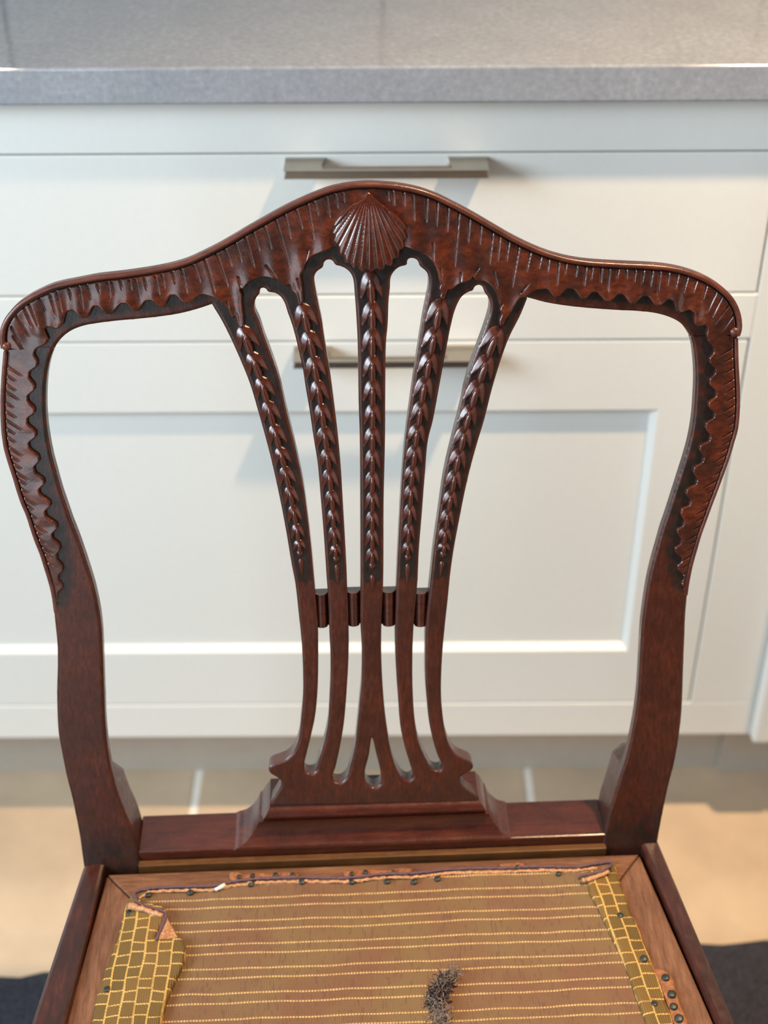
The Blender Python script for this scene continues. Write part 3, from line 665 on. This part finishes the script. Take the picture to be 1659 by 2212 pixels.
strip_relief('edge_lip', orr, offset(orr, LIP * .8), 0.0022, stile_r, M_EDGE, lambda U: 0.1 + .9 * sstep(U[:, 1], yr_t - .004, yr_t + .06))
for px, r in (((15.5, 746), .0030), ((1586, 716), .0034)):
    c0 = pb([px])[0]; a = np.linspace(0, 2 * math.pi, 40, endpoint=False)
    lp = c0 + r * np.stack([np.cos(a), np.sin(a)], 1)
    relief('scroll_end', [lp], 0.0005, lambda U, c0=c0, r=r: 0.0024 + 0.0022 * np.sqrt(np.clip(1 - (np.linalg.norm(U - c0, axis=1) / r)**2, 0, 1)), -0.001, back3, M_EDGE, crest_o, None, False)

# --- the shell ---------------------------------------------------------------------------
LOB = [(721.5, 486), (719, 500), (722, 519), (733, 545), (746.5, 561), (764, 573), (782, 581.5), (802, 582.5), (823, 579.5), (843, 568), (860, 550), (871, 531), (877, 511), (876.5, 489)]
def make_shell():
    ap = pb([(794, 411)])[0]; fo = pb([(795, 404)])[0]
    lob = pb(LOB); pts = [ap]
    pts += list(pb([(785, 424), (771, 432), (748, 448), (731, 466), (722, 481)]))
    gl = []
    for a, b in zip(lob[:-1], lob[1:]):
        m = (a + b) / 2; out = (m - fo) / np.linalg.norm(m - fo); L = np.linalg.norm(b - a); gl.append(m)
    # lobes: bulging out at each listed point, nicked in between
    for i, a in enumerate(lob):
        o = (a - fo) / np.linalg.norm(a - fo); pts.append(a + o * .0003)
        if i < len(lob) - 1:
            m = gl[i]; n_ = (m - fo) / np.linalg.norm(m - fo); pts.append(m - n_ * .0011)
    pts += list(pb([(868, 474), (858, 463), (833, 443.5), (813.6, 428), (803, 417)]))
    loop = smooth(np.array(pts), .0006, True); ang = lambda P: np.arctan2(P[:, 0] - fo[0], -(P[:, 1] - fo[1]))
    ga = np.sort(ang(np.array(gl))); dd = Dist([np.vstack([loop, loop[:1]])]); cen = pb([(797, 505)])[0]
    ga = np.concatenate([[ga[0] - .16], ga, [ga[-1] + .16]])
    def f(U):
        a = ang(U); r = np.linalg.norm(U - fo, axis=1); i = np.clip(np.searchsorted(ga, a) - 1, 0, len(ga) - 2)
        t = np.clip((a - ga[i]) / (ga[i + 1] - ga[i]), 0, 1); wloc = (ga[i + 1] - ga[i]) * r
        ridge = np.sqrt(np.clip(1 - np.abs(2 * t - 1)**3.2, 0, 1)) * np.minimum(.0013, wloc * .34)
        dome = 0.0038 * np.clip(1 - ((U[:, 0] - cen[0]) / .026)**2 - ((U[:, 1] - cen[1]) / .034)**2, -.4, 1)
        return .0040 + dome + ridge - fillet(dd(U), .0013)
    o = relief('shell', [loop], 0.00040, f, 0.0, back3, M_HUSK, crest_o, None, False)
    o['label'] = 'carved scallop shell at the centre of the crest'
make_shell()

# --- husks down the ribs --------------------------------------------------------------------
def flat3(U, h): return np.column_stack([U[:, 0], U[:, 1], h])
def husk_mesh():
    half = [(0, -.02), (.16, .02), (.31, .13), (.42, .31), (.49, .54), (.51, .78), (.47, .90), (.39, .83), (.27, .66), (.185, .60), (.19, .78), (.12, .98), (.02, 1.10)]
    P = np.array(half + [(-x, y) for x, y in half[::-1][:]]); P = P[1:-1] if False else P[:-1]
    P[:, 1] *= -1; loop = P; ed = Dist([np.vstack([loop, loop[:1]])], .02)
    rim = np.array([(-x, -y) for x, y in half[:6]][::-1] + [(x, -y) for x, y in half[1:6]]); rd = Dist([smooth(rim, .03)], .02)
    def f(U):
        x, y = np.abs(U[:, 0]), -U[:, 1]; a = .10 + 1.95 * rd(U); b = .95 - .22 * np.clip(y - .38, 0, 1) + 0.0 * x
        k = np.clip(.5 + .5 * (b - a) / .10, 0, 1); body = b + (a - b) * k - .10 * k * (1 - k)
        cut_ = np.clip(1 - np.abs(x - (.05 + .14 * sstep(y, .22, .62))) / .042, 0, 1) * sstep(y, .24, .5) * .42
        mid = .14 * np.clip(1 - (x / .15)**2, 0, 1) * sstep(y, .25, .5)
        return body + mid - cut_ - .12 * np.clip(1 - ed(U) / .05, 0, 1)**2
    o = relief('carved_husk', [loop], .03, f, -0.12, flat3, M_HUSK, None, None, False)
    me = o.data; bpy.data.objects.remove(o); return me
def bead_mesh():
    V, F = [], []; nu, nv = 14, 8
    for j in range(nv + 1):
        for i in range(nu):
            th, ph = 2 * math.pi * i / nu, math.pi * j / nv; V.append((.5 * math.sin(ph) * math.cos(th), -.5 + .5 * math.cos(ph), .5 * math.sin(ph) * math.sin(th)))
    for j in range(nv):
        for i in range(nu): F.append((j * nu + i, j * nu + (i + 1) % nu, (j + 1) * nu + (i + 1) % nu, (j + 1) * nu + i))
    return mesh('carved_bead', V, F, True)
def drop_mesh():
    V, F = [], []; nu, nv = 12, 10
    for j in range(nv + 1):
        t = j / nv; r = .5 * (1 - t)**.75 * min(1, t * 6 + .2)
        for i in range(nu): th = 2 * math.pi * i / nu; V.append((r * math.cos(th), -t, r * math.sin(th) * .9))
    for j in range(nv):
        for i in range(nu): F.append((j * nu + i, j * nu + (i + 1) % nu, (j + 1) * nu + (i + 1) % nu, (j + 1) * nu + i))
    return mesh('carved_drop', V, F, True)
HUSK, BEADM, DROP = husk_mesh(), bead_mesh(), drop_mesh()
for m_ in (BEADM, DROP): m_.materials.append(M_HUSK)
RIBS = [
    ([(522, 703), (542, 760), (562, 813), (577, 865), (591, 916), (603, 965), (614, 1007), (624, 1050), (632, 1091), (640, 1131), (645, 1165)], (647.5, 1195), [(649, 1207), (653, 1246)]),
    ([(653, 655), (665, 713), (676, 768), (685, 820), (693, 871), (699, 921), (705, 968), (710, 1012), (715, 1058), (718.5, 1099), (721, 1137), (724, 1176)], (726, 1207), [(727, 1220), (730, 1268)]),
    ([(799, 584), (803, 650), (804, 708), (804.5, 766), (805, 819), (805, 871), (805, 921), (805, 969), (804.5, 1017), (804, 1061), (804, 1103), (804, 1143), (804, 1183)], (804, 1222), [(804, 1242), (806, 1282)]),
    ([(952, 645), (941, 705), (930, 759), (920, 812), (911, 865), (903, 914), (897.5, 960), (893, 1004), (888.5, 1046), (885.5, 1088), (883.5, 1130), (882, 1170)], (881, 1204), [(880.5, 1218), (879, 1268)]),
    ([(1077, 705), (1055, 765), (1035, 820), (1019, 873), (1006, 921), (994, 968), (984, 1014), (975.5, 1058), (968, 1099), (962.5, 1139), (959.5, 1171)], (957, 1197), [(955.5, 1212), (951, 1248)])]
def on_back(name, me, p, q, width, height, parent):
    a, b = pb([p])[0], pb([q])[0]; L = np.linalg.norm(b - a); t = (b - a) / L; s = np.array([-t[1], t[0]])  # s: across
    X3 = (s[0] * RX + s[1] * RW); Y3 = -(t[0] * RX + t[1] * RW); loc = back3(a[None], [0.0])[0]
    o = link(name, me, None, parent); m = Matrix.Identity(4)
    for i in range(3): m[i][0] = X3[i] * width; m[i][1] = Y3[i] * L; m[i][2] = RN[i] * height; m[i][3] = loc[i]
    o.matrix_local = m; return o
rndh = random.Random(11)
for tops, beadp, drop in RIBS:
    n = len(tops)
    for i, p in enumerate(tops):
        q = tops[i + 1] if i + 1 < n else (beadp[0], beadp[1] - 6)
        wpx = 49 - 21 * i / (n - 1) + rndh.uniform(-1.2, 1.2)
        wm = wpx / 3330 if p[1] < 900 else wpx / 3200
        on_back('carved_husk', HUSK, p, (q[0] + rndh.uniform(-1, 1), q[1]), wm, 0.0047 * (1 - .35 * i / (n - 1)) * rndh.uniform(.92, 1.08), splat)
    on_back('carved_bead', BEADM, (beadp[0], beadp[1] - 8), (beadp[0], beadp[1] + 8), .0046, .0040, splat)
    on_back('carved_drop', DROP, drop[0], drop[1], .0044, .0036, splat)

# --- reeded tie blocks between the ribs ------------------------------------------------------
def tie(x0, x1, y0, y1, parent):
    A = pb([(x0, y1), (x1, y1)]); w0 = A[:, 1].mean(); w1 = pb([((x0 + x1) / 2, y0)])[0, 1]; u0, u1 = A[:, 0]
    n = 22; prof = []
    for i in range(n + 1):
        t = i / n; s = abs(2 * t - 1); h = -.0062 + (.0046 * math.sqrt(max(0, 1 - (s / .72)**2)) if s < .72 else -.0006 + .0012 * math.sin((s - .72) / .28 * math.pi)); prof.append((u0 + (u1 - u0) * t, h))
    U = np.array([(p[0], w) for w in (w0, w1) for p in prof]); H = np.array([p[1] for p in prof] * 2)
    Vf = back3(U, H); Vb = back3(U, np.full(len(U), -.0125)); m = n + 1; N = 2 * m; F = []
    for i in range(n):
        F.append((i, i + 1, m + i + 1, m + i)); F.append((N + i + 1, N + i, N + m + i, N + m + i + 1))
        F.append((i + 1, i, N + i, N + i + 1)); F.append((m + i, m + i + 1, N + m + i + 1, N + m + i))
    return link('tie_block', mesh('tie_block', np.vstack([Vf, Vb]), F), M_RAIL, parent)
for x0, x1, y0, y1 in ((678, 714, 1288, 1359), (746, 783, 1284, 1356), (821, 860, 1283, 1356), (890, 929, 1286, 1357)):
    tie(x0, x1, y0, y1, splat)

# --- rear seat rail with its moulded shoe -------------------------------------------------------
def local_box(name, b, mat, parent, bev=.001): return box(name, b, mat, parent, bev)
xl = pz([(300, 1850)], .475)[0, 0]; xr = pz([(1308, 1808)], .475)[0, 0]
rail = local_box('rear_seat_rail', (xl - .001, xr + .001, .0035, .040, .405, .4752), M_RAIL, chair, .0012)
LV = [  # (z, y front, left px, right px, row px)
    (.4745, .0025, (505, 1822), (1106, 1804)), (.4765, .0030, (514, 1818), (1098, 1801)), (.4785, .0058, (530, 1803), (1084, 1793)), (.4825, .0092, (543, 1788), (1073, 1783)),
    (.4885, .0114, (553, 1774), (1062, 1771)), (.4945, .0122, (560, 1764), (1057, 1763)), (.4948, .0098, (560, 1764), (1057, 1763)), (.4968, .0094, (561, 1760), (1056, 1759)), (.4972, .0136, (564, 1759), (1053, 1757)),
    (.4990, .0138, (567, 1757), (1052, 1754)), (.4994, .0092, (568, 1755), (1051, 1752)), (.5030, .0078, (572, 1750), (1048, 1747)), (.5065, .0096, (578, 1741), (1042, 1738)), (.5085, .0125, (582, 1734), (1036, 1728)), (.5105, .0150, (583, 1731), (1034, 1724))]
V, F = [], []
LQ = np.array([(z, yf, pz([a], z)[0, 0], pz([b], z)[0, 0]) for z, yf, a, b in LV])
LQ = np.vstack([LQ[:1], smooth(LQ[1:6], .0009), LQ[6:11], smooth(LQ[11:], .0009)])
for z, yf, x0, x1 in LQ:
    V += [(x0, yf, z), (x1, yf, z), (x1, .0398, z), (x0, .0398, z)]
for k in range(len(LQ) - 1):
    for i in range(4):
        j = (i + 1) % 4; F.append((4 * k + i, 4 * k + j, 4 * k + 4 + j, 4 * k + 4 + i))
F += [(3, 2, 1, 0), tuple(range(len(V) - 4, len(V)))]
shoe = link('shoe_moulding', mesh('shoe_moulding', V, F, True), M_RAIL, chair); shoe.data.set_sharp_from_angle(angle=R(32))
ledge = local_box('rebate_ledge', (xl - .001, xr + .001, -.0025, .0030, .42, .4668), M_TAN, chair, .0006)

# --- seat plan --------------------------------------------------------------------------------------
ZF = 0.4615      # top of the drop-in seat frame
ZR = 0.4660      # top of the side rails
sl = pz([(234, 1870), (140, 2212)], ZF); sr = pz([(1377, 1828), (1545, 2212)], ZF)
rlo = pz([(181, 1865), (66, 2212)], ZR); rli = pz([(229, 1857), (142, 2212)], ZR)
rro = pz([(1419, 1808), (1590, 2212)], ZR); rri = pz([(1380, 1812), (1551, 2212)], ZR)
def at_y(L, y): a, b = L; t = (y - a[1]) / (b[1] - a[1]); return a[0] + (b[0] - a[0]) * t
YB = float((sl[0, 1] + sr[0, 1]) / 2); YFRONT = -0.375
def prism(name, pts, z0, z1, mat, parent, bev=0.0):
    n = len(pts); V = [(x, y, z0) for x, y in pts] + [(x, y, z1) for x, y in pts]
    F = [tuple(range(n))[::-1], tuple(range(n, 2 * n))] + [(i, (i + 1) % n, n + (i + 1) % n, n + i) for i in range(n)]
    o = link(name, mesh(name, V, F), mat, parent)
    if bev: bevel(o, bev, 2)
    return o
yb0 = rlo[0, 1] - .001; yb1 = rro[0, 1] + .0005
prism('side_rail', [tuple(rlo[0]), (at_y(rlo, YFRONT), YFRONT), (at_y(rli, YFRONT), YFRONT), tuple(rli[0])], .40, ZR, M_SIDE, chair, .003)
prism('side_rail', [tuple(rri[0]), (at_y(rri, YFRONT), YFRONT), (at_y(rro, YFRONT), YFRONT), tuple(rro[0])], .40, ZR, M_SIDE, chair, .003)
prism('front_rail', [(at_y(rlo, YFRONT), YFRONT + .0005), (at_y(rlo, YFRONT), YFRONT - .03), (at_y(rro, YFRONT), YFRONT - .03), (at_y(rro, YFRONT), YFRONT + .0005)], .40, ZR, M_RAIL, chair, .003)
for sx in (at_y(rlo, YFRONT) + .019, at_y(rro, YFRONT) - .019):     # tapered square front legs
    y = YFRONT - .012; a, b = .019, .013
    V = [(sx - b, y - b, .0098), (sx + b, y - b, .0098), (sx + b, y + b, .0098), (sx - b, y + b, .0098), (sx - a, y - a, .3995), (sx + a, y - a, .3995), (sx + a, y + a, .3995), (sx - a, y + a, .3995)]
    bevel(link('front_leg', mesh('front_leg', V, BOXF), M_SIDE, chair), .002)
for xa, xb in ((rlo[0, 0] + .002, float(inl[-1, 0])), (float(inr[-1, 0]), rro[0, 0] - .002)):     # raked rear legs carrying on below the stiles
    V = []; F = []
    lv = [(.452, .003, .040, 0), (.40, .003, .042, 0), (.25, .012, .048, .004), (.0098, .070, .098, .008)]
    for z, y0, y1, s in lv: V += [(xa + s, y0, z), (xb - s, y0, z), (xb - s, y1, z), (xa + s, y1, z)]
    for k in range(3):
        for i in range(4):
            j = (i + 1) % 4; F.append((4 * k + i, 4 * k + 4 + i, 4 * k + 4 + j, 4 * k + j))
    F += [(0, 1, 2, 3), (15, 14, 13, 12)]
    bevel(link('rear_leg', mesh('rear_leg', V, F), M_SIDE, chair), .002)

# ================================================================== the drop-in seat
seat = empty('drop_in_seat', ROOT, YAW)
tag(seat, 'stripped drop-in seat frame with worn gold brocade tacked on, set in the chair rails', 'seat')
YS = YB - .001; W_ = .058
def sx_l(y): return at_y(sl, y)
def sx_r(y): return at_y(sr, y)
yf_ = YFRONT + .004
def seat_back_y(x):   # back edge as traced
    return sl[0, 1] + (sr[0, 1] - sl[0, 1]) * (x - sl[0, 0]) / (sr[0, 0] - sl[0, 0])
xbl, xbr = sl[0, 0], sr[0, 0]; ybl, ybr = min(seat_back_y(xbl), -.0045), min(seat_back_y(xbr), -.0045)
back_in_y = ybl - .040
prism('frame_rail', [(xbl, ybl), (sx_l(back_in_y) + .040, back_in_y), (sx_r(back_in_y) - .040, back_in_y), (xbr, ybr)], .438, ZF, M_BEECH, seat, .0015)
prism('frame_rail', [(xbl, ybl - .0008), (sx_l(yf_), yf_), (sx_l(yf_) + W_, yf_), (sx_l(back_in_y) + .0395, back_in_y)], .438, ZF - .0002, M_BEECH2, seat, .0015)
prism('frame_rail', [(xbr, ybr - .0008), (sx_r(back_in_y) - .0395, back_in_y), (sx_r(yf_) - W_, yf_), (sx_r(yf_), yf_)], .438, ZF - .0002, M_BEECH2, seat, .0015)
prism('frame_rail', [(sx_l(yf_) + W_ + .0005, yf_), (sx_r(yf_) - W_ - .0005, yf_), (sx_r(yf_) - W_ - .0005, yf_ + .05), (sx_l(yf_) + W_ + .0005, yf_ + .05)], .438, ZF - .0002, M_BEECH, seat, .0015)
def seat3(z0): return lambda U, h: np.column_stack([U[:, 0], U[:, 1], z0 + np.asarray(h)])
FT = [(274, 1952), (290, 1930), (320, 1920), (370, 1916), (415, 1915), (470, 1912), (500, 1905), (550, 1899), (650, 1895), (750, 1896), (830, 1888), (895, 1886), (980, 1877), (1080, 1875), (1155, 1872), (1255, 1871), (1280, 1867), (1320, 1862), (1330, 1872)]
LO = [(274, 1953), (269, 1969), (261.5, 2000), (255, 2025), (246, 2049), (236, 2080), (225.5, 2104), (217.6, 2135), (208, 2158.6), (202, 2190), (199, 2212)]
LI = [(299, 1951), (330, 1961), (357, 1971), (360, 1981), (350, 2005), (338, 2034), (368, 2036), (388, 2033), (401, 2049), (402, 2066), (395, 2096), (385, 2116), (368, 2154), (359, 2179), (351, 2212)]
RO = [(1330, 1873), (1341, 1914), (1352, 1937), (1362, 1973), (1379, 2004), (1389, 2035), (1402.5, 2064), (1412, 2093), (1427.6, 2126), (1435, 2158.6), (1449, 2193), (1454.6, 2212)]
RI = [(1254, 1893), (1267.5, 1908), (1275, 1937), (1287, 1958), (1302, 1989), (1316, 2020), (1325, 2039), (1339, 2066), (1350.5, 2093), (1364, 2130), (1373.6, 2158.6), (1383, 2182), (1393, 2212)]
ft, lo_, li_, ro_, ri_ = [smooth(pz(P, ZF + .001), .0015) for P in (FT, LO, LI, RO, RI)]
def extend(L, y):
    d = L[-1] - L[-12]; d = d / abs(d[1]); k = np.linspace(0, 1, 40)[1:, None] * (L[-1, 1] - y); return np.vstack([L, L[-1] + k * d])
YE = YFRONT + .03
lo_, li_, ro_, ri_ = [extend(L, YE) for L in (lo_, li_, ro_, ri_)]
# base cloth
cloth = np.vstack([ft, ro_, lo_[::-1]])
ce_d = Dist([np.vstack([cloth, cloth[:1]])])
def h_cloth(U): return .0011 + .0007 * vnoise(U, 70, 8) + .0004 * vnoise(U, 210, 9) - fillet(ce_d(U), .0006)
fabric = relief('brocade_cover', [cloth], .0022, h_cloth, -.0004, seat3(ZF + .0006), M_FAB, seat, None, False)
fabric['label'] = 'worn brown and gold brocade, wrong side up'
def fold(name, outer, inner, puff, flip):
    lp = np.vstack([outer, inner[::-1]]); do, di = Dist([outer]), Dist([inner]); a, b = outer[0], outer[-1]; t = (b - a) / np.linalg.norm(b - a); s = np.array([-t[1], t[0]]) * flip
    def f(U):
        x, y = do(U), di(U); w = np.maximum(x + y, 1e-5); q = x / w
        return .0012 + puff * (.30 + .70 * sstep(q, 0, .8)) * (1 + .18 * vnoise(U, 130, 5)) - .8 * fillet(np.minimum(x, y), .0024)
    return relief(name, [lp], .0012, f, 0.0008, seat3(ZF + .0006), M_BRICK, seat,
                  {'su': lambda U: (U - a) @ s + 1.0 + .0012 * vnoise(U, 260, 3), 'sv': lambda U: (U - a) @ t + 1.0 + .0012 * vnoise(U, 240, 6)}, False)
fo1 = fold('turned_over_edge', lo_, li_, .0055, -1); fo1['label'] = 'folded strip of olive and gold brick-patterned brocade'
fo2 = fold('turned_over_edge', ro_, ri_, .0030, 1); fo2['label'] = 'folded strip of olive and gold brick-patterned brocade'
# small flap under the left fold, selvedge cords and torn scraps
flap = smooth(pz([(358, 1972), (364, 1990), (376, 2010), (383, 2033), (366, 2040), (340, 2036), (346, 2015)], ZF + .004), .001, True)
relief('fabric_flap', [flap], .0010, lambda U: .0036 + .0005 * vnoise(U, 300, 2), .0006, seat3(ZF + .0006), M_SELV, seat, None, False)
def cord(name, P, z, r, mat, parent, wob=0.0004, seed=1):
    L = densify(smooth(pz(P, z), .002), .0016); rnd = random.Random(seed); V, F = [], []; n = 8
    for k, p in enumerate(L):
        t = L[min(k + 1, len(L) - 1)] - L[max(k - 1, 0)]; t /= np.linalg.norm(t); s = np.array([-t[1], t[0]]); dz = rnd.uniform(-wob, wob); rr = r * rnd.uniform(.75, 1.25)
        for i in range(n):
            a = 2 * math.pi * i / n; V.append((p[0] + s[0] * rr * math.cos(a), p[1] + s[1] * rr * math.cos(a), z + dz + rr * math.sin(a)))
    for k in range(len(L) - 1):
        for i in range(n): F.append((k * n + i, k * n + (i + 1) % n, (k + 1) * n + (i + 1) % n, (k + 1) * n + i))
    F += [tuple(range(n))[::-1], tuple(range((len(L) - 1) * n, len(L) * n))]
    return link(name, mesh(name, V, F, True), mat, parent)
cord('selvedge_cord', [(296, 1944)] + FT[1:-1] + [(1322, 1862)], ZF + .0030, .0011, M_THREAD, seat)
cord('selvedge_cord', [(292, 1936), (298, 1950), (330, 1961), (356, 1971), (359, 1978), (350, 2002), (338, 2030)], ZF + .0078, .0011, M_THREAD, seat, .0004, 2)
cord('selvedge_cord', [(1252, 1892), (1275, 1888), (1300, 1882), (1322, 1868)], ZF + .0052, .0012, M_THREAD, seat, .0004, 3)
cord('frayed_edge', [(300, 1941)] + [(x, y + 9) for x, y in FT[2:-2]] + [(1290, 1876)], ZF + .0024, .0012, M_SELV, seat, .0007, 4)
cord('frayed_edge', [(278, 1957), (300, 1962), (330, 1971), (352, 1979)], ZF + .0074, .0022, M_SELV, seat, .0008, 5)
cord('frayed_edge', [(1258, 1903), (1285, 1895), (1315, 1884)], ZF + .0056, .0016, M_SELV, seat, .0008, 6)
def scrap(P):
    lp = smooth(pz(P, ZF + .001), .001, True); ed = Dist([np.vstack([lp, lp[:1]])])
    o = relief('fabric_scrap', [lp], .0012, lambda U: .0014 + .0006 * vnoise(U, 420, 7) - fillet(ed(U), .0006), -.0004, seat3(ZF + .0004), M_SCRAP, seat, None, False)
    o['label'] = 'torn scrap of orange cloth left under tacks'
scrap([(496, 1886), (510, 1884), (530, 1889), (560, 1886), (585, 1888), (610, 1884), (640, 1886), (648, 1892), (610, 1894), (560, 1897), (520, 1901), (500, 1903)])
scrap([(742, 1883), (770, 1880), (800, 1879), (840, 1880), (880, 1875), (892, 1879), (888, 1885), (830, 1887), (780, 1893), (745, 1893)])
scrap([(1080, 1868), (1100, 1865), (1130, 1865), (1136, 1870), (1120, 1875), (1085, 1876)])
scrap([(1412, 2094), (1432, 2096), (1449, 2108), (1459, 2139), (1472, 2178), (1486, 2214), (1460, 2216), (1445, 2180), (1434, 2150)])
# tacks
TK = [(280, 1971, 7), (231, 2136, 7), (321, 1931, 7), (411, 1926, 7), (543, 1908, 7), (653, 1903, 8), (761, 1902, 8), (837, 1902, 7), (895, 1903, 7), (945, 1897, 7), (1207, 1886, 6), (1315, 1880, 7), (1340, 1976, 7), (1391, 2070, 8), (1413, 2167, 7),
      (516, 1893, 5), (546, 1890, 5), (595, 1889, 6), (632, 1889, 6), (760, 1886, 5), (790, 1883, 6), (850, 1883, 5), (1119, 1872, 6), (1438, 2110, 8), (1452, 2146, 9), (1456, 2173, 8), (1467, 2199, 9)]
TACK = mesh('tack', *(lambda pr, n: ([(r * math.cos(2 * math.pi * i / n), r * math.sin(2 * math.pi * i / n), z) for r, z in pr for i in range(n)],
            [(k * n + i, k * n + (i + 1) % n, k * n + n + (i + 1) % n, k * n + n + i) for k in range(len(pr) - 1) for i in range(n)] + [tuple(range((len(pr) - 1) * n, len(pr) * n))]))([(.9, -.9), (1, -.05), (.9, .08), (.5, .17), (.12, .2)], 14), True)
TACK.materials.append(M_TACK)
for x, y, r in TK:
    on_fold = x < 290 or (x > 1330 and x < 1416 and y > 1900)
    z = ZF + (.0046 if on_fold else .0036); p = pz([(x, y)], z)[0]; o = link('tack', TACK, None, seat)
    o.location = (p[0], p[1], z); rr = r / 2950; o.scale = (rr, rr, rr); o.rotation_euler = (rndh.uniform(-.15, .15), rndh.uniform(-.15, .15), 0)
# pale splinter caught under the back edge
cord('splinter', [(465, 1922), (474, 1918), (486, 1911)], ZF + .0042, .0016, M_PALE, seat, .0001, 7)

# ------------------------------------------------------------------ lint tuft lying on the cloth
def fibres(name, seeds, mat, parent, r):
    V, F = [], []; n = 5; rnd = random.Random(seeds[0])
    path = pz([(950, 2212), (952, 2185), (945, 2160), (950, 2135), (968, 2118), (984, 2098)], ZF + .004)
    for s in range(seeds[1]):
        k0_ = rnd.random() * seeds[2] + seeds[3]; i = min(int(k0_ * 5), 4); b = path[i] + (path[i + 1] - path[i]) * (k0_ * 5 - i)
        spread = .0062 * (1 - .62 * k0_); p = Vector((b[0] + rnd.gauss(0, spread * .5), b[1] + rnd.gauss(0, spread * .4), ZF + .0025 + abs(rnd.gauss(0, .0028))))
        t = path[min(i + 1, 5)] - path[i]; d = Vector((t[0], t[1], 0)).normalized() + Vector((rnd.gauss(0, .7), rnd.gauss(0, .7), rnd.gauss(0, .35))); d.normalize()
        rr = r * rnd.uniform(.6, 1.5); pts = []
        for q in range(7):
            pts.append(p.copy()); d = (d + Vector((rnd.gauss(0, .8), rnd.gauss(0, .8), rnd.gauss(0, .35)))).normalized(); p = p + d * .0014
            p.z = max(p.z, ZF + .0022)
        k = len(V)
        for q, c in enumerate(pts):
            w = rr * (1 - .75 * abs(q - 3) / 3.2)
            for a in range(n): th = 2 * math.pi * a / n; V.append((c.x + w * math.cos(th), c.y + w * math.sin(th) * .6, c.z + w * math.sin(th)))
        for q in range(6):
            for a in range(n): F.append((k + q * n + a, k + q * n + (a + 1) % n, k + q * n + n + (a + 1) % n, k + q * n + n + a))
    return link(name, mesh(name, V, F, True), mat, parent)
lint = empty('lint_tuft', ROOT, YAW); tag(lint, 'matted tuft of grey and dark lint lying on the brocade seat', 'lint')
a_ = fibres('grey_fibres', (21, 620, .97, 0.0), M_LINT, lint, .00026); a_['kind'] = 'stuff'
b_ = fibres('dark_fibres', (33, 260, .45, .28), M_LINTD, lint, .00042); b_['kind'] = 'stuff'
